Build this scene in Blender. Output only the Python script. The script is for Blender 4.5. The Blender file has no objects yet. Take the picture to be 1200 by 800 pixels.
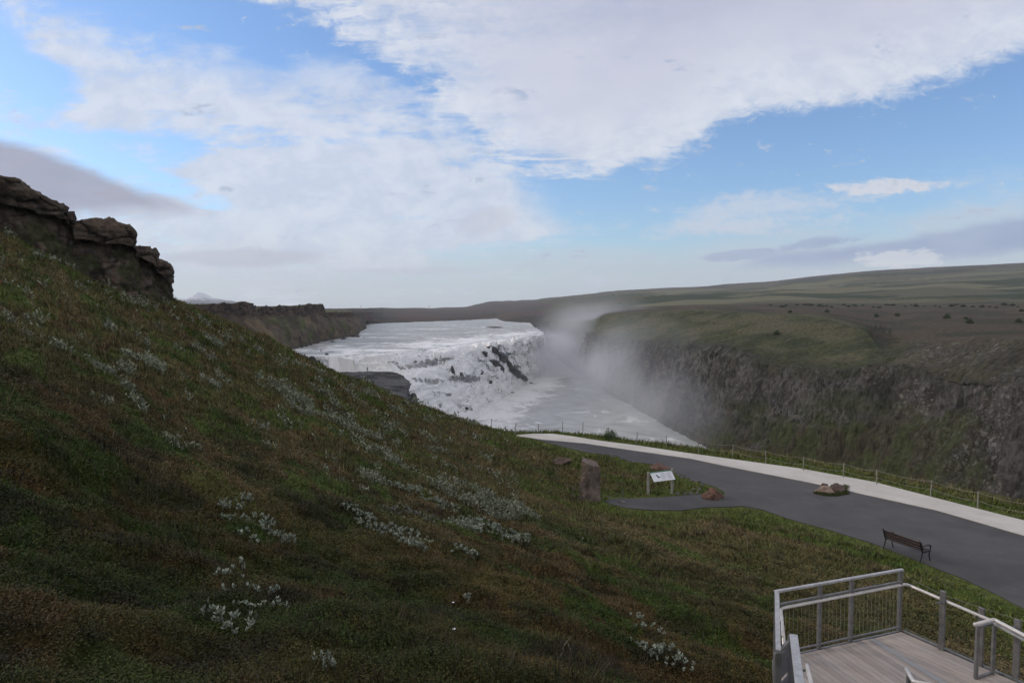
import bpy, bmesh, math, random
import numpy as np
from mathutils import Vector, Matrix
from mathutils.bvhtree import BVHTree

random.seed(7)
RNG = np.random.default_rng(7)
SC = bpy.context.scene
COL = SC.collection
R = math.radians

# ------------------------------------------------------------------ camera maths
FPX = 800.0
PITCH = math.atan(42 / FPX)
CP, SP = math.cos(PITCH), math.sin(PITCH)

def ray(px, py):
    a = (px - 600) / FPX
    u = -(py - 400) / FPX
    return np.array([a, CP + u * SP, u * CP - SP])

def pz(px, py, z):
    d = ray(px, py)
    return d * (z / d[2])

def py_(px, py, Y):
    d = ray(px, py)
    return d * (Y / d[1])

# ------------------------------------------------------------------ noise
_P = np.random.default_rng(3).permutation(256).astype(np.int32)
_P = np.concatenate([_P, _P, _P])
_G = np.random.default_rng(5).normal(size=(256, 3))
_G /= np.linalg.norm(_G, axis=1)[:, None]

def noise3(p):
    p = np.asarray(p, dtype=np.float64)
    i = np.floor(p).astype(np.int64)
    f = p - i
    i = (i & 255).astype(np.int32)
    w = f * f * f * (f * (f * 6 - 15) + 10)
    out = 0
    for dx in (0, 1):
        wx = w[:, 0] if dx else 1 - w[:, 0]
        a = _P[(i[:, 0] + dx) & 255]
        for dy in (0, 1):
            wy = w[:, 1] if dy else 1 - w[:, 1]
            b = _P[a + ((i[:, 1] + dy) & 255)]
            for dz in (0, 1):
                wz = w[:, 2] if dz else 1 - w[:, 2]
                g = _G[_P[b + ((i[:, 2] + dz) & 255)]]
                dot = g[:, 0] * (f[:, 0] - dx) + g[:, 1] * (f[:, 1] - dy) + g[:, 2] * (f[:, 2] - dz)
                out = out + wx * wy * wz * dot
    return out * 1.6

def fbm(p, oct=4, gain=0.5, lac=2.03):
    a, s, out = 1.0, 1.0, 0
    tot = 0
    for k in range(oct):
        out = out + a * noise3(p * s + 17.3 * k)
        tot += a
        a *= gain
        s *= lac
    return out / tot * 1.3

def P2(x, y, sx, sy=None, z=0.0):
    sy = sy or sx
    return np.stack([x / sx, y / sy, np.full_like(x, z)], 1)

def worley(p):
    """F1, F2-F1 and a per-cell random value"""
    i = np.floor(p).astype(np.int64)
    best = np.full(len(p), 9.0)
    second = np.full(len(p), 9.0)
    cell = np.zeros(len(p))
    for dx in (-1, 0, 1):
        for dy in (-1, 0, 1):
            for dz in (-1, 0, 1):
                c = i + np.array([dx, dy, dz])
                h = _P[(_P[(_P[c[:, 0] & 255] + (c[:, 1] & 255))] + (c[:, 2] & 255))]
                q = c + 0.5 + (_G[h & 255] * 0.45)
                d = np.sqrt(((p - q) ** 2).sum(1))
                m = d < best
                second = np.where(m, best, np.minimum(second, d))
                cell = np.where(m, (h & 255) / 255.0, cell)
                best = np.where(m, d, best)
    return best, second - best, cell

def sstep(a, b, x):
    t = np.clip((x - a) / (b - a), 0, 1)
    return t * t * (3 - 2 * t)

def mixc(a, b, t):
    t = np.asarray(t)[:, None]
    return a * (1 - t) + b * t

# ------------------------------------------------------------------ mesh helpers
def raw_mesh(name, verts, faces, mat=None, cols=None, smooth=True, parent=None, kind=None, flow=None):
    verts = np.asarray(verts, dtype=np.float32)
    faces = np.asarray(faces, dtype=np.int32)
    n = faces.shape[1]
    me = bpy.data.meshes.new(name)
    me.vertices.add(len(verts))
    me.vertices.foreach_set('co', verts.ravel())
    me.loops.add(faces.size)
    me.loops.foreach_set('vertex_index', faces.ravel())
    me.polygons.add(len(faces))
    me.polygons.foreach_set('loop_start', np.arange(0, faces.size, n, dtype=np.int32))
    me.polygons.foreach_set('loop_total', np.full(len(faces), n, dtype=np.int32))
    if smooth:
        me.polygons.foreach_set('use_smooth', np.ones(len(faces), dtype=bool))
    me.update(calc_edges=True)
    if cols is not None:
        a = me.color_attributes.new('Col', 'FLOAT_COLOR', 'POINT')
        c = np.ones((len(verts), 4), dtype=np.float32)
        c[:, :3] = cols
        a.data.foreach_set('color', c.ravel())
    if mat:
        me.materials.append(mat)
    o = bpy.data.objects.new(name, me)
    COL.objects.link(o)
    if parent is not None:
        o.parent = parent
    if kind:
        o['kind'] = kind
    return o

def grid_faces(nu, nv):
    idx = np.arange(nu * nv).reshape(nu, nv)
    return np.stack([idx[:-1, :-1].ravel(), idx[1:, :-1].ravel(), idx[1:, 1:].ravel(), idx[:-1, 1:].ravel()], 1)

def grid_normals(g):
    du = np.gradient(g, axis=0)
    dv = np.gradient(g, axis=1)
    n = np.cross(du, dv)
    l = np.linalg.norm(n, axis=2, keepdims=True)
    return n / np.maximum(l, 1e-9)

def catmull(ctrl, t):
    """ctrl (M, ...), t in 0..M-1"""
    M = len(ctrl)
    i = np.clip(np.floor(t).astype(int), 0, M - 2)
    f = (t - i).reshape((-1,) + (1,) * (ctrl.ndim - 1))
    p0 = ctrl[np.clip(i - 1, 0, M - 1)]
    p1 = ctrl[i]
    p2 = ctrl[i + 1]
    p3 = ctrl[np.clip(i + 2, 0, M - 1)]
    m1 = (p2 - p0) * 0.4
    m2 = (p3 - p1) * 0.4
    f2, f3 = f * f, f * f * f
    return (2 * f3 - 3 * f2 + 1) * p1 + (f3 - 2 * f2 + f) * m1 + (-2 * f3 + 3 * f2) * p2 + (f3 - f2) * m2

def loft(cols, nus, nvs, smooth_u=True):
    """cols: list of columns, each list of points; nus: samples per column gap, nvs: per layer gap"""
    C = np.array(cols, dtype=float)
    M, K = C.shape[:2]
    if isinstance(nus, int):
        nus = [nus] * (M - 1)
    t = np.concatenate([np.linspace(k, k + 1, n, endpoint=False) for k, n in enumerate(nus)] + [[M - 1]])
    if smooth_u:
        A = catmull(C, t)
    else:
        i = np.clip(np.floor(t).astype(int), 0, M - 2)
        f = (t - i)[:, None, None]
        A = C[i] * (1 - f) + C[i + 1] * f
    v = np.concatenate([np.linspace(k, k + 1, n, endpoint=False) for k, n in enumerate(nvs)] + [[K - 1]])
    j = np.clip(np.floor(v).astype(int), 0, K - 2)
    f = (v - j)[None, :, None]
    G = A[:, j] * (1 - f) + A[:, j + 1] * f
    return G, t, v

def bm_obj(name, bm, mat, parent=None, smooth=False):
    me = bpy.data.meshes.new(name)
    bm.normal_update()
    bm.to_mesh(me)
    bm.free()
    if smooth:
        for p in me.polygons:
            p.use_smooth = True
    me.materials.append(mat)
    o = bpy.data.objects.new(name, me)
    COL.objects.link(o)
    if parent is not None:
        o.parent = parent
    return o

def bm_box(bm, c, s, M=None, bev=0.0):
    r = bmesh.ops.create_cube(bm, size=1.0)
    vs = r['verts']
    for v in vs:
        v.co = Vector((v.co.x * s[0], v.co.y * s[1], v.co.z * s[2]))
    if bev:
        es = list({e for v in vs for e in v.link_edges})
        rb = bmesh.ops.bevel(bm, geom=es, offset=bev, segments=1, affect='EDGES', profile=0.5)
        vs = list({v for f in rb['faces'] for v in f.verts} | {v for v in vs if v.is_valid})
    for v in vs:
        co = Vector(v.co)
        if M is not None:
            co = M @ co
        v.co = co + Vector(c)
    return vs

def bm_bar(bm, a, b, w, h, bev=0.0, up=(0, 0, 1)):
    """box-section bar from a to b, width w (sideways) and height h (along up)"""
    a, b = Vector(a), Vector(b)
    d = b - a
    L = d.length
    x = d.normalized()
    up = Vector(up)
    if abs(x.dot(up)) > 0.98:
        up = Vector((0, 1, 0))
    y = up.cross(x).normalized()
    z = x.cross(y)
    M = Matrix((x, y, z)).transposed()
    return bm_box(bm, (a + b) / 2, (L, w, h), M, bev)

def bm_tube(bm, pts, r, seg=8, cap=True):
    pts = [Vector(p) for p in pts]
    rings = []
    rr = r if hasattr(r, '__len__') else [r] * len(pts)
    prev = None
    for i, p in enumerate(pts):
        if i == 0:
            t = pts[1] - p
        elif i == len(pts) - 1:
            t = p - pts[-2]
        else:
            t = (pts[i + 1] - p).normalized() + (p - pts[i - 1]).normalized()
        t.normalize()
        if prev is None:
            ref = Vector((0, 0, 1)) if abs(t.z) < 0.9 else Vector((1, 0, 0))
            n = t.cross(ref).normalized()
        else:
            n = (prev - t * prev.dot(t)).normalized()
        prev = n
        b = t.cross(n)
        rings.append([bm.verts.new(p + (n * math.cos(2 * math.pi * k / seg) + b * math.sin(2 * math.pi * k / seg)) * rr[i]) for k in range(seg)])
    for a, b in zip(rings[:-1], rings[1:]):
        for k in range(seg):
            bm.faces.new((a[k], a[(k + 1) % seg], b[(k + 1) % seg], b[k]))
    if cap:
        bm.faces.new(list(reversed(rings[0])))
        bm.faces.new(rings[-1])

def thing(name, label, cat, loc=(0, 0, 0), rz=0.0, group=None):
    o = bpy.data.objects.new(name, None)
    COL.objects.link(o)
    o.location = loc
    o.rotation_euler = (0, 0, rz)
    tag(o, label, cat, group)
    return o

def tag(o, label, cat, group=None, kind=None):
    o['label'] = label
    if cat:
        o['category'] = cat
    if group:
        o['group'] = group
    if kind:
        o['kind'] = kind
    return o

# ------------------------------------------------------------------ node helpers
class S:
    """tiny expression wrapper round a node socket"""
    def __init__(s, nt, sock):
        s.nt, s.s = nt, sock
    def _m(s, op, *o, clamp=False):
        n = s.nt.nodes.new('ShaderNodeMath')
        n.operation = op
        n.use_clamp = clamp
        s.nt.links.new(s.s, n.inputs[0])
        for k, x in enumerate(o):
            if isinstance(x, S):
                s.nt.links.new(x.s, n.inputs[k + 1])
            else:
                n.inputs[k + 1].default_value = x
        return S(s.nt, n.outputs[0])
    def __add__(s, o): return s._m('ADD', o)
    __radd__ = __add__
    def __mul__(s, o): return s._m('MULTIPLY', o)
    __rmul__ = __mul__
    def __sub__(s, o): return s._m('SUBTRACT', o)
    def __rsub__(s, o): return s._m('MULTIPLY', -1.0)._m('ADD', o)
    def __truediv__(s, o): return s._m('DIVIDE', o)
    def mx(s, o): return s._m('MAXIMUM', o)
    def mn(s, o): return s._m('MINIMUM', o)
    def pw(s, o): return s._m('POWER', o)
    def step(s, a, b):
        n = s.nt.nodes.new('ShaderNodeMapRange')
        n.interpolation_type = 'SMOOTHSTEP'
        s.nt.links.new(s.s, n.inputs[0])
        n.inputs[1].default_value = a
        n.inputs[2].default_value = b
        n.inputs[3].default_value = 0
        n.inputs[4].default_value = 1
        return S(s.nt, n.outputs[0])

def n_noise(nt, vec, scale, detail=5, rough=0.55, dist=0.0, dim='3D'):
    n = nt.nodes.new('ShaderNodeTexNoise')
    n.noise_dimensions = dim
    if vec is not None:
        nt.links.new(vec, n.inputs['Vector'])
    n.inputs['Scale'].default_value = scale
    n.inputs['Detail'].default_value = detail
    n.inputs['Roughness'].default_value = rough
    n.inputs['Distortion'].default_value = dist
    return S(nt, n.outputs[0])

def n_map(nt, vec, scale=(1, 1, 1), loc=(0, 0, 0), rot=(0, 0, 0)):
    n = nt.nodes.new('ShaderNodeMapping')
    nt.links.new(vec, n.inputs[0])
    n.inputs['Scale'].default_value = scale
    n.inputs['Location'].default_value = loc
    n.inputs['Rotation'].default_value = rot
    return n.outputs[0]

def n_mix(nt, f, a, b):
    n = nt.nodes.new('ShaderNodeMix')
    n.data_type = 'RGBA'
    for sock, x in ((n.inputs[0], f), (n.inputs[6], a), (n.inputs[7], b)):
        if isinstance(x, S):
            nt.links.new(x.s, sock)
        elif isinstance(x, bpy.types.NodeSocket):
            nt.links.new(x, sock)
        elif isinstance(x, (int, float)):
            sock.default_value = x
        else:
            sock.default_value = (*x, 1)
    return n.outputs[2]

def new_mat(name):
    m = bpy.data.materials.new(name)
    m.use_nodes = True
    nt = m.node_tree
    b = nt.nodes['Principled BSDF']
    return m, nt, b

def simple_mat(name, color, rough=0.6, metal=0.0, var=0.25, scale=8.0, bump=0.0, bscale=30.0, color2=None, stretch=(1, 1, 1), spec=0.4):
    m, nt, b = new_mat(name)
    tc = nt.nodes.new('ShaderNodeTexCoord').outputs['Object']
    v = n_map(nt, tc, stretch)
    n = n_noise(nt, v, scale, 6, 0.6)
    c2 = color2 or tuple(c * (1 - var) for c in color)
    c1 = tuple(min(1, c * (1 + var * 0.6)) for c in color)
    nt.links.new(n_mix(nt, n.step(0.3, 0.7), c2, c1), b.inputs['Base Color'])
    b.inputs['Roughness'].default_value = rough
    b.inputs['Metallic'].default_value = metal
    b.inputs['Specular IOR Level'].default_value = spec
    if bump:
        bn = nt.nodes.new('ShaderNodeBump')
        bn.inputs['Strength'].default_value = bump
        bn.inputs['Distance'].default_value = 0.02
        nt.links.new(n_noise(nt, v, bscale, 6, 0.65).s, bn.inputs['Height'])
        nt.links.new(bn.outputs[0], b.inputs['Normal'])
    return m

def attr_mat(name, nscale=2.0, nvar=0.35, rough=0.95, bump=0.5, bdist=0.1, bscale=6.0, spec=0.15, stretch=(1, 1, 1)):
    """base colour from the 'Col' attribute, modulated by fine noise"""
    m, nt, b = new_mat(name)
    at = nt.nodes.new('ShaderNodeAttribute')
    at.attribute_name = 'Col'
    geo = nt.nodes.new('ShaderNodeNewGeometry').outputs['Position']
    v = n_map(nt, geo, stretch)
    n = n_noise(nt, v, nscale, 6, 0.65)
    f = n.step(0.28, 0.72) * (2 * nvar) + (1 - nvar)
    mul = nt.nodes.new('ShaderNodeVectorMath')
    mul.operation = 'SCALE'
    nt.links.new(at.outputs['Color'], mul.inputs[0])
    nt.links.new(f.s, mul.inputs['Scale'])
    nt.links.new(mul.outputs[0], b.inputs['Base Color'])
    b.inputs['Roughness'].default_value = rough
    b.inputs['Specular IOR Level'].default_value = spec
    if bump:
        bn = nt.nodes.new('ShaderNodeBump')
        bn.inputs['Strength'].default_value = bump
        bn.inputs['Distance'].default_value = bdist
        nt.links.new(n_noise(nt, v, bscale, 6, 0.65).s, bn.inputs['Height'])
        nt.links.new(bn.outputs[0], b.inputs['Normal'])
    return m

M_RAILTOP = simple_mat('rail_top_steel', (0.45, 0.44, 0.43), 0.45, 0.3, var=0.2, scale=9)
M_GROUND = attr_mat('hillside_heath', 9.0, 0.45, bump=0.8, bdist=0.05, bscale=14)
M_LEAF = attr_mat('heath_leaves', 3.0, 0.15, rough=0.75, bump=0, spec=0.2)
M_FARLAND = attr_mat('far_land', 0.25, 0.3, bump=0.8, bdist=0.8, bscale=0.5)
M_CLIFF = attr_mat('canyon_rock', 0.75, 0.5, bump=1.0, bdist=1.6, bscale=0.9, stretch=(1, 1, 0.35))
def add_scree(m):
    nt = m.node_tree
    b = nt.nodes['Principled BSDF']
    src = b.inputs['Base Color'].links[0].from_socket
    at = nt.nodes.new('ShaderNodeAttribute'); at.attribute_name = 'Scree'
    geo = nt.nodes.new('ShaderNodeNewGeometry').outputs['Position']
    last = src
    for sc, thr, col_ in ((1.15, 0.60, (0.20, 0.18, 0.155)), (0.62, 0.80, (0.23, 0.21, 0.18)), (2.3, 0.45, (0.13, 0.117, 0.10))):
        vo = nt.nodes.new('ShaderNodeTexVoronoi'); vo.inputs['Scale'].default_value = sc
        nn_ = nt.nodes.new('ShaderNodeVectorMath'); nn_.operation = 'ADD'
        nz_ = nt.nodes.new('ShaderNodeTexNoise'); nz_.inputs['Scale'].default_value = sc * 1.7
        nt.links.new(geo, nn_.inputs[0]); nt.links.new(geo, nz_.inputs['Vector'])
        sc_ = nt.nodes.new('ShaderNodeVectorMath'); sc_.operation = 'SCALE'; sc_.inputs['Scale'].default_value = 0.7 / sc
        nt.links.new(nz_.outputs['Color'], sc_.inputs[0]); nt.links.new(sc_.outputs[0], nn_.inputs[1])
        nt.links.new(nn_.outputs[0], vo.inputs['Vector'])
        sp = nt.nodes.new('ShaderNodeSeparateColor'); nt.links.new(vo.outputs['Color'], sp.inputs[0])
        rnd = S(nt, sp.outputs[0]); d = S(nt, vo.outputs['Distance'])
        f = rnd.step(thr - 0.12, thr - 0.07) * (1.0 - d.step(0.32, 0.48)) * S(nt, at.outputs['Fac']) * (S(nt, sp.outputs[1]) * 0.8 + 0.2)
        last = n_mix(nt, f, last, col_)
    nt.links.new(last, b.inputs['Base Color'])
def add_rocky(m):
    nt = m.node_tree
    b = nt.nodes['Principled BSDF']
    src = b.inputs['Base Color'].links[0].from_socket
    at = nt.nodes.new('ShaderNodeAttribute'); at.attribute_name = 'Rocky'
    rk = S(nt, at.outputs['Fac'])
    geo = nt.nodes.new('ShaderNodeNewGeometry').outputs['Position']
    v = n_map(nt, geo, (1, 1, 0.33))
    n1 = n_noise(nt, v, 0.55, 9, 0.78)
    n2 = n_noise(nt, n_map(nt, geo, (0.35, 0.35, 1.2), (5, 9, 0)), 0.45, 8, 0.72)
    big = n_noise(nt, geo, 0.06, 4, 0.6)
    c = n_mix(nt, rk * (n1 + (big - 0.5) * 0.5).step(0.50, 0.62) * 0.85, src, (0.155, 0.145, 0.13))
    c = n_mix(nt, rk * (1.0 - (n1 - (big - 0.5) * 0.3).step(0.38, 0.47)) * 0.85, c, (0.026, 0.024, 0.022))
    c = n_mix(nt, rk * (1.0 - n2.step(0.33, 0.42)) * 0.7, c, (0.022, 0.020, 0.018))
    nt.links.new(c, b.inputs['Base Color'])
add_rocky(M_CLIFF)
add_scree(M_CLIFF)
M_CRAG = attr_mat('crag_rock', 2.2, 0.45, bump=1.0, bdist=0.12, bscale=3.5)
M_ROCK_GREY = simple_mat('grey_stone', (0.16, 0.15, 0.14), 0.9, var=0.5, scale=3, bump=0.8, bscale=9)
M_ROCK_WET = simple_mat('wet_basalt', (0.045, 0.043, 0.042), 0.5, var=0.5, scale=0.5, bump=0.8, bscale=1.5)
M_ROCK_RED = simple_mat('reddish_stone', (0.15, 0.078, 0.052), 0.9, var=0.45, scale=4, bump=1.0, bscale=9, color2=(0.06, 0.040, 0.030))
M_ROCK_PINK = simple_mat('pinkish_stone', (0.30, 0.21, 0.165), 0.9, var=0.4, scale=2.5, bump=0.8, bscale=9, color2=(0.14, 0.10, 0.075))
M_ROCK_BROWN = simple_mat('brown_stone', (0.13, 0.09, 0.07), 0.9, var=0.4, scale=2.5, bump=0.8, bscale=9)
M_MEMORIAL = simple_mat('memorial_stone', (0.19, 0.145, 0.115), 0.85, var=0.4, scale=2.2, bump=0.8, bscale=8, color2=(0.08, 0.062, 0.053), stretch=(1, 1, 0.45))
M_GALV = simple_mat('galvanised_steel', (0.18, 0.175, 0.17), 0.55, 0.25, var=0.25, scale=9)
M_TUBE = simple_mat('pale_handrail', (0.66, 0.62, 0.58), 0.35, 0.25, var=0.12, scale=6)
M_POSTWOOD = simple_mat('grey_fence_wood', (0.27, 0.25, 0.21), 0.85, var=0.4, scale=14, stretch=(1, 1, 0.15), bump=0.3)
M_ROPE = simple_mat('fence_rope', (0.27, 0.25, 0.21), 0.9, var=0.3, scale=20)
M_IRON = simple_mat('black_iron', (0.018, 0.018, 0.02), 0.5, 0.3, var=0.3)
M_BENCHWOOD = simple_mat('bench_slats', (0.05, 0.030, 0.026), 0.6, var=0.4, scale=20, stretch=(0.1, 1, 1))
M_SIGNWHITE = simple_mat('sign_board', (0.80, 0.82, 0.84), 0.35, var=0.04, scale=4)
M_SIGNGREEN = simple_mat('sign_green', (0.08, 0.20, 0.13), 0.5, var=0.2)
M_SIGNDARK = simple_mat('sign_print', (0.10, 0.11, 0.12), 0.5, var=0.3)
M_SIGNGREY = simple_mat('sign_text', (0.50, 0.52, 0.54), 0.5, var=0.1)
M_SIGNPOST = simple_mat('sign_post_wood', (0.36, 0.34, 0.29), 0.8, var=0.3, scale=10, stretch=(1, 1, 0.2))
M_CLOTH = simple_mat('dark_jacket', (0.02, 0.02, 0.024), 0.9, var=0.3)
M_SKIN = simple_mat('skin', (0.45, 0.28, 0.2), 0.6, var=0.1)
M_STEM = simple_mat('twig', (0.05, 0.038, 0.028), 0.9, var=0.4)
M_TWIGPALE = simple_mat('dry_branch', (0.30, 0.27, 0.24), 0.9, var=0.3)

# asphalt
def asphalt_mat():
    m, nt, b = new_mat('asphalt')
    geo = nt.nodes.new('ShaderNodeNewGeometry').outputs['Position']
    big = n_noise(nt, geo, 0.35, 5, 0.6)
    fine = n_noise(nt, geo, 14.0, 4, 0.7)
    spk = n_noise(nt, geo, 55.0, 2, 0.6)
    c = n_mix(nt, big.step(0.3, 0.7), (0.070, 0.065, 0.061), (0.096, 0.089, 0.083))
    c = n_mix(nt, fine.step(0.35, 0.75) * 0.4, c, (0.10, 0.098, 0.10))
    c = n_mix(nt, spk.step(0.62, 0.72) * 0.5, c, (0.17, 0.165, 0.16))
    worn = n_noise(nt, n_map(nt, geo, (1, 1, 1), (9, 3, 0)), 1.1, 7, 0.7, 0.8)
    c = n_mix(nt, worn.step(0.48, 0.70) * 0.5, c, (0.115, 0.108, 0.10))
    c = n_mix(nt, n_noise(nt, n_map(nt, geo, (1, 1, 1), (31, 8, 0)), 0.22, 4, 0.5).step(0.50, 0.62) * 0.35, c, (0.040, 0.038, 0.038))
    nt.links.new(c, b.inputs['Base Color'])
    b.inputs['Roughness'].default_value = 0.85
    b.inputs['Specular IOR Level'].default_value = 0.3
    bn = nt.nodes.new('ShaderNodeBump')
    bn.inputs['Strength'].default_value = 0.4
    bn.inputs['Distance'].default_value = 0.01
    nt.links.new(fine.s, bn.inputs['Height'])
    nt.links.new(bn.outputs[0], b.inputs['Normal'])
    return m
M_ASPHALT = asphalt_mat()

def strip_mat():
    m, nt, b = new_mat('pale_gravel_walkway')
    geo = nt.nodes.new('ShaderNodeNewGeometry').outputs['Position']
    big = n_noise(nt, geo, 0.5, 5, 0.6)
    fine = n_noise(nt, geo, 22.0, 4, 0.7)
    c = n_mix(nt, big.step(0.3, 0.7), (0.52, 0.48, 0.42), (0.62, 0.575, 0.51))
    c = n_mix(nt, fine.step(0.45, 0.8) * 0.4, c, (0.36, 0.335, 0.29))
    c = n_mix(nt, n_noise(nt, geo, 2.3, 6, 0.7, 0.5).step(0.52, 0.72) * 0.45, c, (0.40, 0.37, 0.32))
    nt.links.new(c, b.inputs['Base Color'])
    b.inputs['Roughness'].default_value = 0.9
    return m
M_STRIP = strip_mat()

def plank_mat():
    m, nt, b = new_mat('weathered_deck_boards')
    at = nt.nodes.new('ShaderNodeAttribute')
    at.attribute_name = 'Col'
    uv = nt.nodes.new('ShaderNodeAttribute')
    uv.attribute_name = 'along'
    v = n_map(nt, uv.outputs['Vector'], (1.2, 30, 1))
    g = n_noise(nt, v, 3.0, 6, 0.65, 0.4)
    big = n_noise(nt, uv.outputs['Vector'], 1.6, 4, 0.6)
    c = n_mix(nt, g.step(0.35, 0.7) * 0.55, at.outputs['Color'], (0.20, 0.16, 0.135))
    c = n_mix(nt, big.step(0.42, 0.75) * 0.35, c, (0.42, 0.385, 0.35))
    nt.links.new(c, b.inputs['Base Color'])
    b.inputs['Roughness'].default_value = 0.8
    b.inputs['Specular IOR Level'].default_value = 0.25
    return m
M_PLANK = plank_mat()

def water_mat(name, calm, dark, foam_from, foam_to, streak):
    m, nt, b = new_mat(name)
    at = nt.nodes.new('ShaderNodeAttribute')
    at.attribute_name = 'Col'          # r: foam amount 0..1, g: calm tone 0..1
    sep = nt.nodes.new('ShaderNodeSeparateColor')
    nt.links.new(at.outputs['Color'], sep.inputs[0])
    foam = S(nt, sep.outputs[0])
    tone = S(nt, sep.outputs[1])
    geo = nt.nodes.new('ShaderNodeNewGeometry').outputs['Position']
    if name == 'falling_water':
        fa = nt.nodes.new('ShaderNodeAttribute'); fa.attribute_name = 'flow'
        geo = fa.outputs['Vector']
    v = n_map(nt, geo, streak)
    n1 = n_noise(nt, v, 0.45, 8, 0.68, 0.6)
    n2 = n_noise(nt, v, 1.6, 5, 0.7, 0.3)
    n0 = n_noise(nt, n_map(nt, geo, (streak[0] * 0.9, streak[1], streak[2])), 0.05, 5, 0.62, 0.8)
    f = (foam + (n1 - 0.5) * 1.1 + (n2 - 0.5) * 0.5 + (n0 - 0.5) * 1.5).step(foam_from, foam_to)
    base = n_mix(nt, tone + (n0 - 0.5) * 2.0, dark, calm)
    foamc = n_mix(nt, n2.step(0.3, 0.65), (0.76, 0.765, 0.755), (0.93, 0.925, 0.90))
    nt.links.new(n_mix(nt, f, base, foamc), b.inputs['Base Color'])
    r = f * 0.5 + 0.4
    nt.links.new(r.s, b.inputs['Roughness'])
    b.inputs['Specular IOR Level'].default_value = 0.3
    bn = nt.nodes.new('ShaderNodeBump')
    bn.inputs['Strength'].default_value = 0.35 if name == 'falling_water' else 0.7
    bn.inputs['Distance'].default_value = 0.35
    nt.links.new((n1 + n2 * 0.4).s, bn.inputs['Height'])
    nt.links.new(bn.outputs[0], b.inputs['Normal'])
    return m
M_RIVER = water_mat('glacial_river', (0.42, 0.425, 0.39), (0.26, 0.268, 0.245), 0.42, 0.95, (0.45, 1, 1))
M_LOWER = water_mat('gorge_water', (0.47, 0.485, 0.455), (0.34, 0.352, 0.33), 0.42, 0.95, (1, 0.7, 1))
M_FALLS = water_mat('falling_water', (0.40, 0.41, 0.39), (0.13, 0.135, 0.13), 0.2, 0.62, (1.6, 0.30, 1))

# ------------------------------------------------------------------ near terrain
ZP = -11.0
def poly_z(pts):
    return [tuple(pz(a, b, ZP)[:2]) for a, b in pts]

strip_top = [(605, 510), (625, 508.2), (647.5, 508.3), (672, 511.5), (700, 516), (747, 522), (800, 530), (850, 537), (937.5, 549), (1025, 565), (1098, 584), (1200, 610), (1330, 646), (1600, 735)]
strip_bot = [(1600, 772), (1330, 668), (1200, 627.5), (1098, 598), (1025, 582), (952, 566), (850, 546), (810, 537.5), (747, 528.5), (685, 519.5), (635, 515), (612, 511.5)]
asph_poly = [(612, 511.0), (635, 514.5), (685, 519), (747, 528), (810, 537), (850, 545.5), (952, 565.5), (1025, 581.5), (1098, 597.5), (1200, 627), (1330, 667.5), (1600, 771.5),
             (1600, 1000), (1330, 785), (1200, 712), (1165, 694.6), (1127, 677), (1083, 659), (1025, 637), (967, 619), (923, 607), (894, 596.5), (870, 592.5), (850, 593.5), (827, 594), (797, 597.5), (760, 597), (735, 595),
             (715, 590), (708, 586.5), (722, 583.5), (755, 583.5), (795, 580.5), (825, 579), (846, 584), (850, 577), (838, 570), (812, 562), (790, 552), (775, 544.5), (740, 541), (720, 533), (695, 531), (670, 525.5), (640, 518)]
STRIP = poly_z(strip_top + strip_bot)
ASPH = poly_z(asph_poly)

def seg_dist(x, y, pts, closed=True):
    d = np.full(x.shape, 1e9)
    n = len(pts)
    for i in range(n if closed else n - 1):
        ax, ay = pts[i]
        bx, by = pts[(i + 1) % n]
        vx, vy = bx - ax, by - ay
        t = np.clip(((x - ax) * vx + (y - ay) * vy) / (vx * vx + vy * vy + 1e-12), 0, 1)
        d = np.minimum(d, np.hypot(x - ax - t * vx, y - ay - t * vy))
    return d

def inside(x, y, pts):
    c = np.zeros(x.shape, dtype=bool)
    n = len(pts)
    for i in range(n):
        ax, ay = pts[i]
        bx, by = pts[(i + 1) % n]
        m = (ay > y) != (by > y)
        xi = ax + (y - ay) * (bx - ax) / (by - ay + 1e-12)
        c ^= m & (x < xi)
    return c

edge_left = [py_(*t) for t in [(565, 500, 63), (525, 486, 67), (475, 470, 71), (440, 452, 74), (395, 436, 78), (360, 420, 81), (325, 402, 85), (300, 391, 88), (270, 380, 92), (240, 367, 97), (207, 354, 102), (150, 335, 108), (0, 300, 112), (-300, 260, 118)]]
edge_right = [pz(a, b, ZP) for a, b in [(600, 505.8), (650, 504.5), (700, 510), (750, 516.5), (800, 521), (850, 527), (937, 538), (987, 547), (1054, 558.5), (1142, 576), (1200, 589), (1400, 648), (2000, 860)]]
EDGE = [tuple(p[:2]) for p in edge_left[::-1]] + [tuple(p[:2]) for p in edge_right]
EDGE_POLY = EDGE + [(400, -60), (0, -400), (-500, -200), (-300, 100)]

ctrl = []
for t in [
    (600, 800, 6.3), (600, 700, 13.5), (600, 620, 25), (600, 560, 39), (600, 530, 50), (600, 512, 57),
    (300, 800, 5.2), (300, 700, 9.5), (300, 600, 16), (300, 500, 29), (300, 450, 43), (300, 410, 68),
    (0, 800, 4.7), (0, 600, 9.5), (0, 500, 14), (0, 400, 24), (0, 330, 37), (0, 275, 49),
    (200, 352, 64), (200, 400, 45), (200, 500, 24), (200, 600, 14), (100, 330, 56), (100, 400, 34),
    (450, 480, 56), (450, 520, 40), (450, 600, 22), (450, 700, 12), (400, 450, 66), (500, 500, 54),
    (750, 800, 10.5), (750, 700, 19), (750, 650, 26), (750, 610, 34.5), (680, 600, 34),
    (900, 800, 12.8), (900, 720, 20.5), (900, 650, 29),
    (1040, 700, 24.5), (1040, 760, 17.5), (1180, 760, 21.5), (1150, 705, 25.2), (-300, 300, 30), (-300, 210, 43), (-300, 500, 11),
]:
    ctrl.append(py_(*t))
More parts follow.
